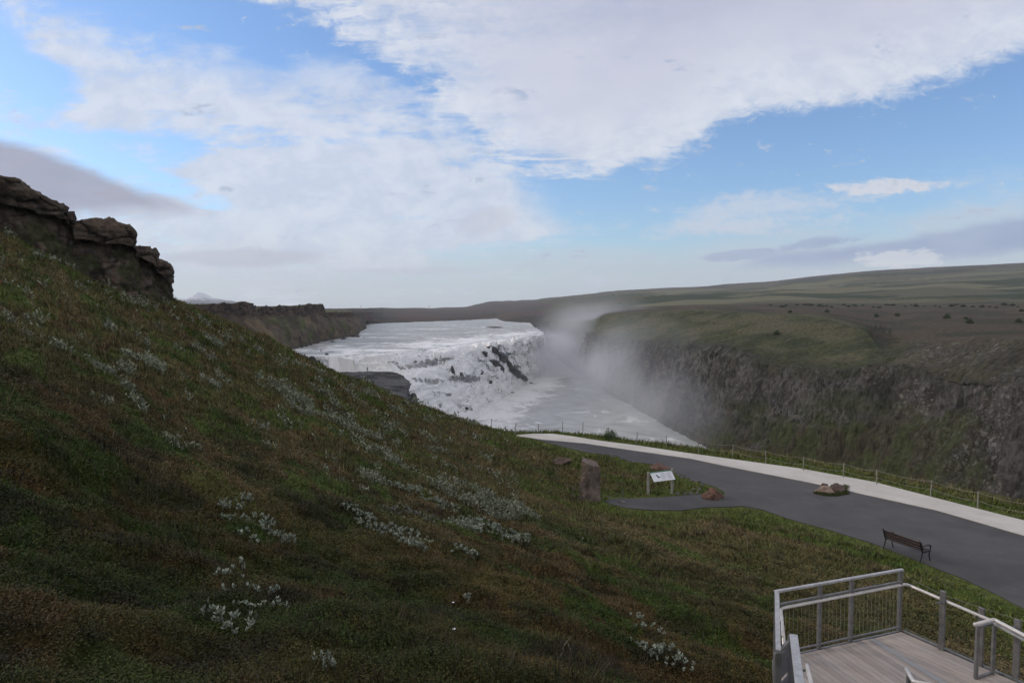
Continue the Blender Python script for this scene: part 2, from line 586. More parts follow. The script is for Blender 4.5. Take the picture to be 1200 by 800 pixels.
for t in [(690, 586), (640, 560), (605, 540), (830, 600), (1000, 633), (1200, 716), (860, 560), (1200, 640), (1000, 580), (700, 540), (1400, 800), (1400, 690)]:
    ctrl.append(pz(t[0], t[1], ZP))
ctrl += list(edge_left[:11]) + edge_right[::2]
ctrl += [np.array(p, float) for p in [(0, 2, -2.3), (0, -8, -2.5), (-10, -6, 0.5), (10, -6, -7), (25, -5, -10.5), (-25, -8, 5), (35, 5, -11), (40, 15, -11), (-50, 20, 12), (9, 5, -7.5), (-90, 90, 14), (-60, 75, 8)]]
ctrl = np.array(ctrl)

def tps_fit(P, lam=0.6):
    n = len(P)
    d = np.sqrt(((P[:, None, :2] - P[None, :, :2]) ** 2).sum(2)) / 10
    K = np.where(d > 0, d * d * np.log(d + 1e-12), 0) + np.eye(n) * lam * 0.02
    A = np.zeros((n + 3, n + 3))
    A[:n, :n] = K
    A[:n, n] = 1
    A[:n, n + 1:] = P[:, :2] / 10
    A[n:, :n] = A[:n, n:].T
    return np.linalg.solve(A, np.concatenate([P[:, 2], [0, 0, 0]]))
TW = tps_fit(ctrl)

def tps(x, y):
    out = TW[-3] + TW[-2] * x / 10 + TW[-1] * y / 10
    for k in range(len(ctrl)):
        d2 = ((x - ctrl[k, 0]) ** 2 + (y - ctrl[k, 1]) ** 2) / 100
        out = out + TW[k] * 0.5 * d2 * np.log(d2 + 1e-12)
    return out

# polar grid seen from the viewpoint hill
TH = np.concatenate([np.linspace(-100, -50, 60, endpoint=False), np.linspace(-50, 50, 640, endpoint=False), np.linspace(50, 100, 60)])
TH = np.radians(TH)
RR = np.concatenate([[0.5, 1.0, 1.6, 2.2, 2.8], np.geomspace(3.3, 150, 440)])
TT, RG = np.meshgrid(TH, RR, indexing='ij')
GX, GY = RG * np.sin(TT), RG * np.cos(TT)
gx, gy = GX.ravel(), GY.ravel()

def path_dist(x, y):
    d = np.minimum(seg_dist(x, y, ASPH), seg_dist(x, y, STRIP))
    return np.where(inside(x, y, ASPH) | inside(x, y, STRIP), -d, d)

def near_height(x, y):
    z = tps(x, y)
    pd = path_dist(x, y)
    flat = 1 - sstep(0.2, 3.5, pd)
    r = np.hypot(x, y)
    u = x * 0.7 - y * 0.7
    w = x * 0.7 + y * 0.7
    hum = 0.45 * fbm(P2(u, w, 8.0, 4.0), 4) + 0.22 * fbm(P2(x, y, 1.5, 1.5, 3.3), 3) + 0.05 * fbm(P2(x, y, 0.45, 0.45, 8.3), 2)
    hum = hum + 0.25 * np.maximum(fbm(P2(u, w, 5.0, 2.6, 9.0), 2), 0)
    hum = hum * (0.35 + 0.65 * sstep(1.5, 12, pd))
    z = (z + hum) * (1 - flat) + (ZP - 0.04) * flat
    ed = seg_dist(x, y, EDGE, closed=False)
    out = ~inside(x, y, EDGE_POLY)
    d = np.where(out, ed, 0)
    drop = 0.5 * np.minimum(d, 2) + 2.2 * np.clip(d - 2, 0, 20) + np.clip(d - 22, 0, 60)
    z = z - drop * (1 + 0.15 * fbm(P2(x, y, 6.0), 2))
    return z, pd, np.where(out, ed, -ed)

gz, gpd, ged = near_height(gx, gy)
gz = np.maximum(gz, -62)

def ground_colour(x, y, pd, ed, jitter=0.0):
    """colour of the vegetation cover in world space, painted foreground shade included"""
    r = np.hypot(x, y)
    u = x * 0.68 - y * 0.73
    w = x * 0.73 + y * 0.68
    A = fbm(P2(u, w, 7.5, 3.2, 1.1), 5, 0.6)
    B = fbm(P2(u, w, 4.0, 1.9, 5.1), 5, 0.6)
    Cc = fbm(P2(x, y, 2.2, 2.2, 9.1), 4, 0.6)
    D = fbm(P2(u, w, 14.0, 6.0, 13.1), 3)
    F = fbm(P2(x, y, 0.5, 0.5, 2.1), 3)
    c = np.tile(np.array([0.058, 0.053, 0.021]), (len(x), 1))            # olive heath
    c = mixc(c, np.array([0.076, 0.050, 0.027]), sstep(-0.07, 0.10, A))   # red brown heather
    c = mixc(c, np.array([0.040, 0.058, 0.014]), sstep(0.07, 0.20, B))    # green moss
    c = mixc(c, np.array([0.028, 0.024, 0.012]), sstep(0.10, 0.24, Cc) * 0.85)  # scattered dark patches
    c = mixc(c, np.array([0.115, 0.085, 0.048]), sstep(0.0, 0.3, -B) * sstep(0.0, 0.25, D + 0.1) * 0.8)  # dry grass
    lowleft = sstep(22, 11, r) * sstep(0.15, -0.25, x / np.maximum(y, 1))
    c = mixc(c, np.array([0.040, 0.054, 0.016]), lowleft * sstep(-0.02, 0.12, fbm(P2(x, y, 2.4, 2.4, 91.0), 4)) * 0.7)
    far = sstep(18, 42, r)
    c = mixc(c, np.array([0.112, 0.094, 0.042]), far * 0.7 * sstep(-0.25, 0.2, Cc))
    # grassy foot of the slope
    foot = sstep(14, 2, pd) * sstep(-60, -2, x * 3 + 10)
    c = mixc(c, np.array([0.096, 0.084, 0.040]), foot * 0.7)
    c = mixc(c, np.array([0.13, 0.098, 0.062]), foot * sstep(-0.05, 0.3, A - 0.1 * B) * 0.7)
    g = sstep(3.6, 0.6, pd + 2.2 * Cc)
    c = mixc(c, np.array([0.080, 0.100, 0.026]), g * 0.9)
    # bright fresh strips of grass
    c = mixc(c, np.array([0.062, 0.088, 0.020]), sstep(0.20, 0.32, fbm(P2(u, w, 6.0, 1.8, 21.0), 4)) * sstep(14, 24, r) * 0.85)
    # silver willow scrub
    W = willow_mask(x, y, u, w, r)
    c = mixc(c, np.array([0.105, 0.115, 0.075]), W * sstep(-0.25, 0.1, F) * 0.6)
    c = c * (1 + 0.35 * F)[:, None]
    c = c * (0.66 + 0.58 * sstep(8, 32, r + 6 * A))[:, None]   # foreground shade painted into the colour: darker towards the viewpoint
    nr_ = sstep(26, 12, r)[:, None]
    c = c * (np.array([1.03, 1.05, 0.84]) * (1 - nr_) + np.array([1.04, 1.10, 0.70]) * nr_)
    mean_ = c.mean(axis=1, keepdims=True)
    c = np.maximum(mean_ + (c - mean_) * (1 + 0.12 * nr_), 0.003)
    return np.clip(c, 0.005, 0.5), W

def willow_mask(x, y, u, w, r):
    n = fbm(P2(u, w, 4.2, 1.5, 33.0), 4, 0.65)
    az = np.degrees(np.arctan2(x, y))
    zone = sstep(17, 30, r) * sstep(4, -4, az)
    fine = sstep(-0.15, 0.12, fbm(P2(x, y, 1.3, 1.3, 14.0), 3, 0.6))
    m = sstep(0.19, 0.34, n) * zone * fine * 0.9
    # long silver belt running down to the path side
    bx, by = x - (-7.0), y - 36.0
    al = bx * 0.62 - by * 0.78
    ac = bx * 0.78 + by * 0.62
    belt = sstep(2.2, 0.8, np.abs(ac + 1.4 * noise3(P2(x, y, 6.0)))) * sstep(17, 12, np.abs(al)) * sstep(-0.05, 0.2, fbm(P2(x, y, 2.6, 2.6, 4.0), 3))
    return np.clip(np.maximum(m, belt * 0.9), 0, 1)

gc, _ = ground_colour(gx, gy, gpd, ged)
V = np.stack([gx, gy, gz], 1)
rockm = sstep(2.5, 5.0, ged)
gc = mixc(gc, np.array([0.09, 0.085, 0.08]), rockm)
hill = raw_mesh('hillside', V, grid_faces(len(TH), len(RR))[:, ::-1], M_GROUND, gc * 0.8, kind='structure')
NEARZ = gz.reshape(GX.shape)

def near_z(x, y):
    th = np.arctan2(x, y)
    r = np.hypot(x, y)
    i = np.clip(np.interp(th, TH, np.arange(len(TH))), 0, len(TH) - 1.001)
    j = np.clip(np.interp(r, RR, np.arange(len(RR))), 0, len(RR) - 1.001)
    i0, j0 = np.floor(i).astype(int), np.floor(j).astype(int)
    fi, fj = i - i0, j - j0
    return (NEARZ[i0, j0] * (1 - fi) * (1 - fj) + NEARZ[i0 + 1, j0] * fi * (1 - fj) + NEARZ[i0, j0 + 1] * (1 - fi) * fj + NEARZ[i0 + 1, j0 + 1] * fi * fj)

def nz(x, y):
    return float(near_z(np.array([x]), np.array([y]))[0])

# ------------------------------------------------------------------ paths
def jag(pts, amp, step=0.4, keep=None):
    out = []
    n = len(pts)
    for i in range(n):
        a, b = np.array(pts[i]), np.array(pts[(i + 1) % n])
        L = np.linalg.norm(b - a)
        k = max(1, min(60, int(L / step)))
        for q in range(k):
            p = a + (b - a) * q / k
            nv = noise3(np.array([[p[0] * 0.9, p[1] * 0.9, 0.3]]))[0] * 0.6 + noise3(np.array([[p[0] * 3.1, p[1] * 3.1, 5.3]]))[0] * 0.4
            nn = np.array([-(b - a)[1], (b - a)[0]]) / (L + 1e-9)
            out.append(p + nn * nv * amp)
    return out

def sheet(name, pts, z, thick, mat):
    bm = bmesh.new()
    vs = [bm.verts.new((p[0], p[1], z)) for p in pts]
    es = [bm.edges.new((vs[i], vs[(i + 1) % len(vs)])) for i in range(len(vs))]
    r = bmesh.ops.triangle_fill(bm, use_beauty=True, use_dissolve=False, edges=es)
    bmesh.ops.recalc_face_normals(bm, faces=bm.faces)
    if bm.faces and sum(f.normal.z for f in bm.faces) < 0:
        bmesh.ops.reverse_faces(bm, faces=bm.faces)
    ex = bmesh.ops.extrude_edge_only(bm, edges=[e for e in bm.edges if e.is_boundary])
    for v in [g for g in ex['geom'] if isinstance(g, bmesh.types.BMVert)]:
        v.co.z -= thick
    o = bm_obj(name, bm, mat)
    o['kind'] = 'structure'
    return o
sheet('asphalt_path', jag(ASPH, 0.10), ZP + 0.0, 0.08, M_ASPHALT)
sheet('gravel_walkway', jag(STRIP, 0.03), ZP + 0.03, 0.10, M_STRIP)

# ------------------------------------------------------------------ ground cover
def deck_mask(x, y):
    return inside(x, y, [(3.2, 7.0), (4.6, 11.8), (7.2, 12.7), (8.6, 10.6), (9.0, 7.0)])

def blades(n, rmin, rmax, wmin, wk, hmin, hk, seed, power=1.0, azr=46, willow=False, thmin=None, leafy=False):
    rng = np.random.default_rng(seed)
    q = rng.random(n)
    r = rmin * (rmax / rmin) ** (q ** power)
    az = np.radians(rng.uniform(-azr if thmin is None else thmin, azr, n))
    x, y = r * np.sin(az), r * np.cos(az)
    pd = path_dist(x, y)
    ed = seg_dist(x, y, EDGE, closed=False)
    out = ~inside(x, y, EDGE_POLY)
    c, W = ground_colour(x, y, pd, ed)
    ok = (pd > 0.05) & (~out | (ed < np.where(y > 58, 22.0, 1.5))) & ~deck_mask(x, y)
    if willow:
        ok &= (W > 0.35) & (rng.random(n) < W)
    x, y, r, c, pd, W = x[ok], y[ok], r[ok], c[ok], pd[ok], W[ok]
    n = len(x)
    z = near_z(x, y)
    w = (wmin + wk * r) * rng.uniform(0.6, 1.4, n)
    h = (hmin + hk * r) * rng.uniform(0.5, 1.5, n)
    clump = fbm(P2(x, y, 0.7, 0.7, 77.0), 3)
    h = h * (1 + 0.9 * np.clip(clump, -0.7, 1.0))
    short = sstep(0.0, 1.2, pd) * 0.6 + 0.4
    h = h * short
    a = rng.uniform(0, 2 * np.pi, n)
    b = a + rng.uniform(0.5, 2.6, n)
    lean = rng.uniform(0.15, 1.1, n) * h
    base = np.stack([x, y, z - 0.02], 1)
    side = np.stack([np.cos(a), np.sin(a), 0 * a], 1) * (w / 2)[:, None]
    tip = base + np.stack([np.cos(b) * lean, np.sin(b) * lean, h], 1)
    if willow:
        # oval leaves held up on a bush
        lift = rng.uniform(0.3, 1.0, n) * (0.12 + 0.008 * r)
        base = base + np.stack([0 * x, 0 * x, lift], 1)
        tip = base + np.stack([np.cos(b) * lean, np.sin(b) * lean, h * 0.8], 1)
        mid = (base + tip) / 2
        V = np.stack([base, mid + side * 1.2, tip, mid - side * 1.2], 1).reshape(-1, 3)
        F = np.arange(4 * n).reshape(n, 4)
        cc = np.tile(np.array([0.21, 0.225, 0.155]), (n, 1)) * rng.uniform(0.55, 1.35, (n, 1))
        cols = np.repeat(cc, 4, axis=0)
        return V, F, cols
    if leafy:
        ctr = base + np.stack([0 * x, 0 * x, 0.02 + h * rng.uniform(0.15, 1.0, n)], 1)
        d1 = rng.normal(size=(n, 3)); d1[:, 2] *= 0.5; d1 /= np.linalg.norm(d1, axis=1)[:, None]
        d2 = np.cross(d1, rng.normal(size=(n, 3)) * 0.5 + np.array([0, 0, 1.0])); d2 /= np.linalg.norm(d2, axis=1)[:, None] + 1e-9
        lw = w[:, None]
        V = np.stack([ctr - d1 * lw, ctr + d2 * lw * 0.5, ctr + d1 * lw, ctr - d2 * lw * 0.5], 1).reshape(-1, 3)
        br = rng.lognormal(0, 0.24, (n, 1)); hue = rng.normal(0, 0.10, (n, 1))
        cc = c * br * np.concatenate([1 + hue, 1 - 0.3 * hue, 1 - 0.2 * hue], 1) * 1.15
        return V, np.arange(4 * n).reshape(n, 4), np.repeat(cc, 4, axis=0)
    V = np.stack([base - side, base + side, tip], 1).reshape(-1, 3)
    F = np.arange(3 * n).reshape(n, 3)
    br = rng.lognormal(0, 0.32, (n, 1))
    hue = rng.normal(0, 0.10, (n, 1))
    cc = c * br * np.concatenate([1 + hue, 1 - 0.3 * hue, 1 - 0.2 * hue], 1) * 1.12
    dry = (rng.random(n) < 0.05)[:, None]
    cc = np.where(dry, np.array([0.15, 0.125, 0.08]) * br, cc)
    cols = np.repeat(cc, 3, axis=0)
    return V, F, cols

def blade_obj(name, args, label, kind='stuff', **kw):
    V, F, c = blades(*args, **kw)
    o = raw_mesh(name, V, F, M_LEAF, c, smooth=False, kind=kind)
    o['label'] = label
    return o
blade_obj('crowberry_cover', (560000, 3.2, 30.0, 0.0055, 0.0011, 0.05, 0.004, 14), 'small dark leaves of crowberry and heather matting the slope', power=0.8, leafy=True)
blade_obj('heath_cover', (260000, 3.2, 15.0, 0.007, 0.0010, 0.03, 0.0030, 11), 'dark heath, moss and low grass covering the near slope', power=0.75)
blade_obj('slope_grass', (520000, 13.0, 70.0, 0.010, 0.0013, 0.03, 0.0032, 12), 'mixed grass and heather covering the hillside down to the path', power=0.85)
def tufts(n, per, rmin, rmax, seed):
    rng = np.random.default_rng(seed)
    r = rmin * (rmax / rmin) ** (rng.random(n) ** 0.8)
    az = np.radians(rng.uniform(-46, 46, n))
    x, y = r * np.sin(az), r * np.cos(az)
    pd = path_dist(x, y); ed = seg_dist(x, y, EDGE, closed=False)
    keep = (pd > 1.2) & inside(x, y, EDGE_POLY) & ~deck_mask(x, y) & (fbm(P2(x, y, 4.0, 4.0, 55.0), 3) > -0.05)
    x, y, r, pd, ed = x[keep], y[keep], r[keep], pd[keep], ed[keep]
    c, W = ground_colour(x, y, pd, ed)
    n = len(x)
    kind = rng.random(n)
    c = np.where((kind < 0.30)[:, None], np.array([0.12, 0.098, 0.055]) * 0.9, c * 1.15)
    c = np.where((kind > 0.80)[:, None], np.array([0.042, 0.066, 0.018]), c)
    c = np.where(((kind > 0.62) & (kind < 0.72))[:, None], np.array([0.035, 0.026, 0.018]), c)
    c = c * (0.55 + 0.45 * sstep(6, 24, r))[:, None]  # tufts get the painted foreground shade too
    size = rng.lognormal(0, 0.45, n) * (0.10 + 0.0045 * r)
    R_ = np.repeat(np.arange(n), per)
    m = len(R_)
    a = rng.uniform(0, 6.283, m); q = np.sqrt(rng.random(m)) * size[R_] * 0.9
    bx, by = x[R_] + q * np.cos(a), y[R_] + q * np.sin(a)
    bz = near_z(bx, by) - 0.02
    h = size[R_] * rng.uniform(0.5, 1.3, m) * (1 - 0.45 * (q / (size[R_] * 0.9)))
    out = h * rng.uniform(0.2, 1.0, m)
    w = (0.006 + 0.0009 * r[R_]) * rng.uniform(0.6, 1.4, m)
    b = a + rng.normal(0, 0.6, m)
    base = np.stack([bx, by, bz], 1)
    sd = np.stack([-np.sin(b), np.cos(b), 0 * b], 1) * (w / 2)[:, None]
    tip = base + np.stack([np.cos(b) * out, np.sin(b) * out, h], 1)
    V = np.stack([base - sd, base + sd, tip], 1).reshape(-1, 3)
    cc = c[R_] * rng.lognormal(0, 0.28, (m, 1))
    return V, np.arange(3 * m).reshape(m, 3), np.repeat(cc, 3, axis=0)
V_, F_, c_ = tufts(7000, 34, 4.0, 60.0, 77)
o = raw_mesh('grass_tufts', V_, F_, M_LEAF, c_, smooth=False, kind='stuff')
o['label'] = 'taller tufts of grass and heather standing out of the low cover'
blade_obj('brow_grass', (150000, 55.0, 125.0, 0.02, 0.0016, 0.04, 0.0030, 15), 'grass on the far brow of the hillside above the river', azr=-2, thmin=-52)
blade_obj('willow_scrub', (420000, 16.0, 75.0, 0.010, 0.0016, 0.03, 0.0030, 13), 'pale silver willow scrub in belts across the hillside', azr=6, thmin=-44, willow=True)

# ------------------------------------------------------------------ far terrain: right canyon side
yy = py_
wall_cols = [
    [pz(628, 409, -56), yy(630, 395, 860), yy(626, 382, 868), yy(626, 377, 880), yy(626, 371, 1000), yy(628, 364, 1500), yy(630, 357, 2400), yy(632, 350.5, 3600)],
    [pz(640, 412, -56), yy(642, 398, 830), yy(640, 383, 840), yy(640, 376, 850), yy(640, 370, 980), yy(642, 363, 1500), yy(644, 356, 2400), yy(646, 349, 3600)],
    [pz(656, 424, -56), yy(660, 404, 690), yy(663, 386, 700), yy(664, 376, 715), yy(665, 370, 850), yy(666, 362, 1400), yy(668, 354, 2400), yy(670, 346.5, 3500)],
    [pz(672, 436, -56), yy(682, 412, 590), yy(690, 390, 598), yy(694, 376, 605), yy(697, 369, 740), yy(698, 361, 1300), yy(700, 352, 2300), yy(700, 343, 3400)],
    [pz(690, 446, -56), yy(692, 420, 505), yy(697, 394, 510), yy(709, 370.5, 520), yy(714, 366.5, 640), yy(716, 359, 1250), yy(720, 350, 2200), yy(720, 341.5, 3400)],
    [pz(712, 462, -56), yy(716, 438, 424), yy(725, 402, 435), yy(745, 367, 470), yy(750, 364, 580), yy(755, 357, 1200), yy(760, 348, 2100), yy(760, 338.5, 3300)],
    [pz(740, 478, -56), yy(744, 450, 384), yy(770, 402, 388), yy(796, 364, 445), yy(800, 361.5, 560), yy(805, 355, 1150), yy(810, 346, 2000), yy(810, 335.5, 3200)],
    [pz(770, 496, -56), yy(776, 462, 332), yy(812, 407, 330), yy(850, 366, 402), yy(855, 362, 520), yy(857, 353, 1150), yy(860, 344, 2000), yy(860, 333, 3200)],
    [pz(800, 513, -56), yy(810, 474, 298), yy(850, 413, 289), yy(900, 369, 352), yy(905, 364, 460), yy(908, 350, 1100), yy(905, 342, 1900), yy(900, 330.5, 3000)],
    [pz(825, 526, -56), yy(850, 490, 264), yy(885, 424, 258), yy(960, 372, 312), yy(962, 366, 420), yy(962, 350, 1100), yy(960, 339, 1800), yy(960, 323.5, 3000)],
    [pz(860, 546, -56), yy(895, 515, 230), yy(940, 437, 230), yy(1012, 388, 270), yy(1006, 374, 400), yy(1008, 349, 1100), yy(1010, 335, 1700), yy(1010, 318.5, 3000)],
    [pz(900, 571, -56), yy(950, 530, 206), yy(1000, 434, 206), yy(1040, 412, 226), yy(1046, 392, 290), yy(1052, 348, 1100), yy(1056, 333, 1600), yy(1060, 315.5, 2900)],
    [pz(950, 601, -56), yy(1020, 545, 180), yy(1060, 434, 190), yy(1082, 402, 212), yy(1088, 389, 275), yy(1100, 348, 1000), yy(1112, 331, 1500), yy(1125, 311.5, 2800)],
    [pz(1010, 641, -56), yy(1090, 560, 154), yy(1120, 442, 167), yy(1138, 399, 188), yy(1142, 390, 250), yy(1155, 347, 1000), yy(1170, 330, 1500), yy(1182, 309, 2700)],
    [pz(1120, 701, -56), yy(1190, 590, 130), yy(1205, 452, 142), yy(1222, 397, 162), yy(1225, 390, 225), yy(1235, 346, 950), yy(1240, 328, 1450), yy(1245, 306, 2600)],
    [pz(1350, 801, -56), yy(1400, 650, 106), yy(1405, 470, 120), yy(1405, 396, 140), yy(1405, 388, 210), yy(1405, 345, 900), yy(1405, 326, 1400), yy(1405, 300, 2500)],
    [pz(2000, 1101, -56), yy(2000, 850, 72), yy(2000, 500, 88), yy(2000, 396, 130), yy(2000, 388, 170), yy(2000, 345, 700), yy(2000, 325, 1200), yy(2000, 290, 2200)],
    [pz(4200, 2201, -56), yy(4200, 1650, 32), yy(4200, 700, 48), yy(4200, 420, 70), yy(4200, 396, 100), yy(4200, 345, 400), yy(4200, 325, 700), yy(4200, 290, 1300)],
]
for c in wall_cols:
    b = c[-1].copy()
    b[1] += 900
    b[0] *= 1.25
    b[2] -= 80
    c.append(b)
    lo = c[0].copy(); lo[2] -= 8
    c.insert(0, lo)
nus = [14, 20, 26, 34, 44, 50, 56, 60, 64, 70, 74, 76, 80, 90, 80, 40, 12]
G, tu, tv = loft(wall_cols, nus, [3, 44, 60, 46, 26, 60, 50, 40, 6])
N = grid_normals(G)
if N[200, 80, 2] < 0:
    N = -N
nu, nv = G.shape[:2]
g = G.reshape(-1, 3).copy()
n = N.reshape(-1, 3)
tvv = np.tile(tv, nu)
dist = np.hypot(g[:, 0], g[:, 1])
cl = sstep(0.9, 1.3, tvv) * sstep(3.25, 2.9, tvv)             # rocky part
rightside = sstep(0.5, 0.64, g[:, 0] / np.maximum(g[:, 1], 1))
_s = np.linalg.norm(np.diff(G[:, 100, :2], axis=0), axis=1)
arc = -np.repeat(np.concatenate([[0], np.cumsum(_s)]), nv)
rid = 1 - 2.4 * np.abs(fbm(np.stack([arc / 7.0, g[:, 2] / 70, 0 * arc + 55], 1), 4, 0.6))
# buttresses and gullies, columns, ledges
butt = fbm(np.stack([arc / 26, g[:, 2] / 60, 0 * arc], 1), 3)
colm = fbm(np.stack([arc / 3.2, g[:, 2] / 34, 0 * arc + 5], 1), 4, 0.7)
led = fbm(np.stack([arc / 40, g[:, 2] / 4.0, 0 * arc + 9], 1), 3)
F1, E1, CV = worley(np.stack([arc / 3.4, g[:, 2] / 4.5, g[:, 0] / 5], 1))
rough = fbm(g / 5.0, 4, 0.6)
d = cl * (5.5 * butt + 1.3 * colm * (1 - 0.5 * rightside) + 1.0 * rid * (1 - 0.4 * rightside) + 0.35 * np.tanh(4 * led) + 0.7 * (CV - 0.5) + 1.5 * rough)
env_base = sstep(1.0, 1.2, tvv)
plat = sstep(3.3, 4.2, tvv)
hills = sstep(5.2, 6.2, tvv)
g2 = g + n * (d * (0.35 + 0.65 * env_base))[:, None]
g2[:, 2] += (sstep(2.9, 3.4, tvv) * (1 - plat)) * 1.6 * fbm(g / 14.0, 3)
g2[:, 2] += plat * (1 - hills) * (1.1 * fbm(g / 30.0, 4) + 0.35 * fbm(g / 6.0, 3)) * sstep(100, 300, dist)
hm = sstep(5.3, 6.3, tvv) * sstep(8.2, 7.6, tvv)
g2[:, 2] += hm * (24 * fbm(np.stack([g[:, 0] / 700, g[:, 1] / 260, 0 * arc], 1), 5, 0.5))
sky_keep = sstep(7.2, 8.0, tvv)
# colours
slope = np.abs(n[:, 2])
RK = np.array([0.085, 0.077, 0.067])
RKD = np.array([0.036, 0.033, 0.030])
RKL = np.array([0.24, 0.23, 0.215])
GRS = np.array([0.070, 0.074, 0.030])
GRD = np.array([0.036, 0.042, 0.018])
BRN = np.array([0.090, 0.067, 0.041])
TAN = np.array([0.120, 0.105, 0.058])
c = np.tile(RK, (len(g), 1))
c = mixc(c, RKD, sstep(-0.05, 0.3, fbm(np.stack([arc / 9, g[:, 2] / 9, 0 * arc + 3], 1), 4, 0.65)))
c = mixc(c, RKD, sstep(0.10, 0.02, E1) * 0.5)
vcol = fbm(np.stack([arc / 1.5, g[:, 2] / 16.0, 0 * arc + 77], 1), 4, 0.7)
c = mixc(c, RKL * 0.7, sstep(0.0, 0.25, vcol) * sstep(-0.15, 0.2, fbm(g / 14.0 + 3, 3)) * sstep(2.0, 2.6, tvv) * 0.45)
c = mixc(c, np.array([0.095, 0.065, 0.048]), sstep(0.2, 0.4, fbm(g / 14.0 + 9, 4)) * 0.5)
c = mixc(c, RKD * 0.7, sstep(0.1, -0.6, rid) * 0.35)
c = mixc(c, RKD, sstep(0.06, 0.0, np.abs(fbm(np.stack([arc / 60, g[:, 2] / 3.0, 0 * arc + 61], 1), 3))) * 0.5)
# moss and grass on rock: more towards the right and on the lower slopes
veg = fbm(np.stack([arc / 22, g[:, 2] / 9, 0 * arc + 31], 1), 4, 0.6)
near = sstep(330, 190, dist)
vh = 1 - 0.85 * sstep(2.25, 2.6, tvv + 0.25 * fbm(g / 15 + 80, 3)) * (1 - 0.5 * rightside)
c = mixc(c, GRD, sstep(0.15 - 0.25 * near, 0.35 - 0.25 * near, veg) * 0.9 * vh)
c = mixc(c, GRD * 1.35, 1.1 * sstep(2.85, 2.35, tvv + 0.3 * fbm(g / 12 + 82, 3)) * near * sstep(-0.3, 0.05, veg) * sstep(0.64, 0.58, g[:, 0] / np.maximum(g[:, 1], 1)) * 0.85)
# boulder speckle on the scree of the right side
F2, E2, CV2 = worley(np.stack([arc / 1.05, g[:, 2] / 0.85, g[:, 0] / 1.05], 1))
spk = (CV2 > 0.60 + 0.25 * fbm(g / 6.0 + 60, 3)) & (F2 < 0.5)
scree = np.clip(rightside * sstep(1.1, 1.5, tvv) + 0.35 * sstep(2.0, 2.6, tvv), 0, 1) * sstep(4.45, 4.0, tvv) * sstep(-0.35, 0.1, fbm(g / 12.0 + 40, 3)) * np.where(tvv > 3.0, rightside, 1)
c = mixc(c, np.array([0.050, 0.044, 0.034]), np.clip(scree * rightside, 0, 1) * 0.6)
# slope above the rock: green
up = sstep(2.95, 3.15, tvv + 0.12 * fbm(g / 8.0, 3))
gr = mixc(np.tile(GRS, (len(g), 1)), GRD, sstep(-0.1, 0.3, fbm(g / 9.0 + 2, 4)) * 0.7)
gr = mixc(gr, TAN, sstep(-0.15, 0.3, fbm(np.stack([g[:, 0] / 20, g[:, 1] / 30, g[:, 2] / 6], 1), 4)) * 0.75)
gr = mixc(gr, RK * 0.8, rightside * sstep(-0.2, 0.2, fbm(g / 7.0 + 50, 4)) * sstep(4.3, 3.9, tvv) * 0.7)
gr = mixc(gr, np.array([0.060, 0.052, 0.036]), rightside * sstep(4.4, 4.0, tvv) * 0.7)
c = mixc(c, gr, up)
# brown heath plateau
pl = sstep(4.0, 4.35, tvv + 0.25 * fbm(np.stack([g[:, 0] / 60, g[:, 1] / 90, 0 * arc], 1), 3) + 0.25 * rightside - 0.55 * (1 - rightside) * sstep(0.6, 0.2, tvv - 4))
heath = mixc(np.tile(BRN, (len(g), 1)), np.array([0.055, 0.052, 0.03]), sstep(-0.1, 0.25, fbm(np.stack([g[:, 0] / 30, g[:, 1] / 60, 0 * arc + 2], 1), 4)))
c = mixc(c, heath, pl)
stripes = fbm(np.stack([g[:, 0] / 420, g[:, 1] / 150, 0 * arc + 4], 1), 5, 0.55)
hl = mixc(np.tile(np.array([0.095, 0.090, 0.050]), (len(g), 1)), np.array([0.034, 0.048, 0.017]), sstep(-0.05, 0.05, stripes))
hl = mixc(hl, np.array([0.15, 0.14, 0.075]), sstep(0.06, 0.2, fbm(np.stack([g[:, 0] / 500, g[:, 1] / 120, 0 * arc + 14], 1), 4)))
hl = mixc(hl, np.array([0.075, 0.060, 0.050]), sstep(7.2, 7.9, tvv) * 0.8)
c = mixc(c, hl, sstep(5.3, 5.9, tvv))
def to_px(q):
    fw = q[:, 1] * CP - q[:, 2] * SP
    return 600 + FPX * q[:, 0] / fw, 400 - FPX * (q[:, 2] * CP + q[:, 1] * SP) / fw
# grassy gully right of the green shoulder: shallow hollow, its shade painted as darker colour
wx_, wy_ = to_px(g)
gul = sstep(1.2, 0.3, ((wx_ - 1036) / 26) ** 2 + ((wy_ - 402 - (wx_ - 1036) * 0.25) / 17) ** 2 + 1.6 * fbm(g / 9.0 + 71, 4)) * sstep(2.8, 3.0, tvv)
g2[:, 2] -= 0.8 * gul
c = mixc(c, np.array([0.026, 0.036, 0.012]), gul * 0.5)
rimd = sstep(2.75, 2.95, tvv) * sstep(3.35, 3.05, tvv + 0.2 * fbm(g / 7.0 + 15, 3)) * (1 - rightside)
c = mixc(c, np.array([0.040, 0.042, 0.020]), rimd * 0.55)
mossz = sstep(1.25, 0.35, ((wx_ - 1000) / 165) ** 2 + ((wy_ - 545 - (wx_ - 1000) * 0.10) / 52) ** 2 + 0.9 * fbm(g / 14.0 + 93, 4)) * sstep(3.0, 2.7, tvv)
mossz = np.clip(mossz + 0.8 * sstep(1.2, 0.3, ((wx_ - 1090) / 60) ** 2 + ((wy_ - 500) / 30) ** 2 + 1.0 * fbm(g / 10.0 + 33, 4)) * sstep(3.0, 2.8, tvv), 0, 1)
c = mixc(c, mixc(np.tile(np.array([0.058, 0.066, 0.022]), (len(g), 1)), np.array([0.060, 0.050, 0.028]), sstep(-0.1, 0.25, fbm(g / 7.0 + 44, 3))), mossz * 0.85)
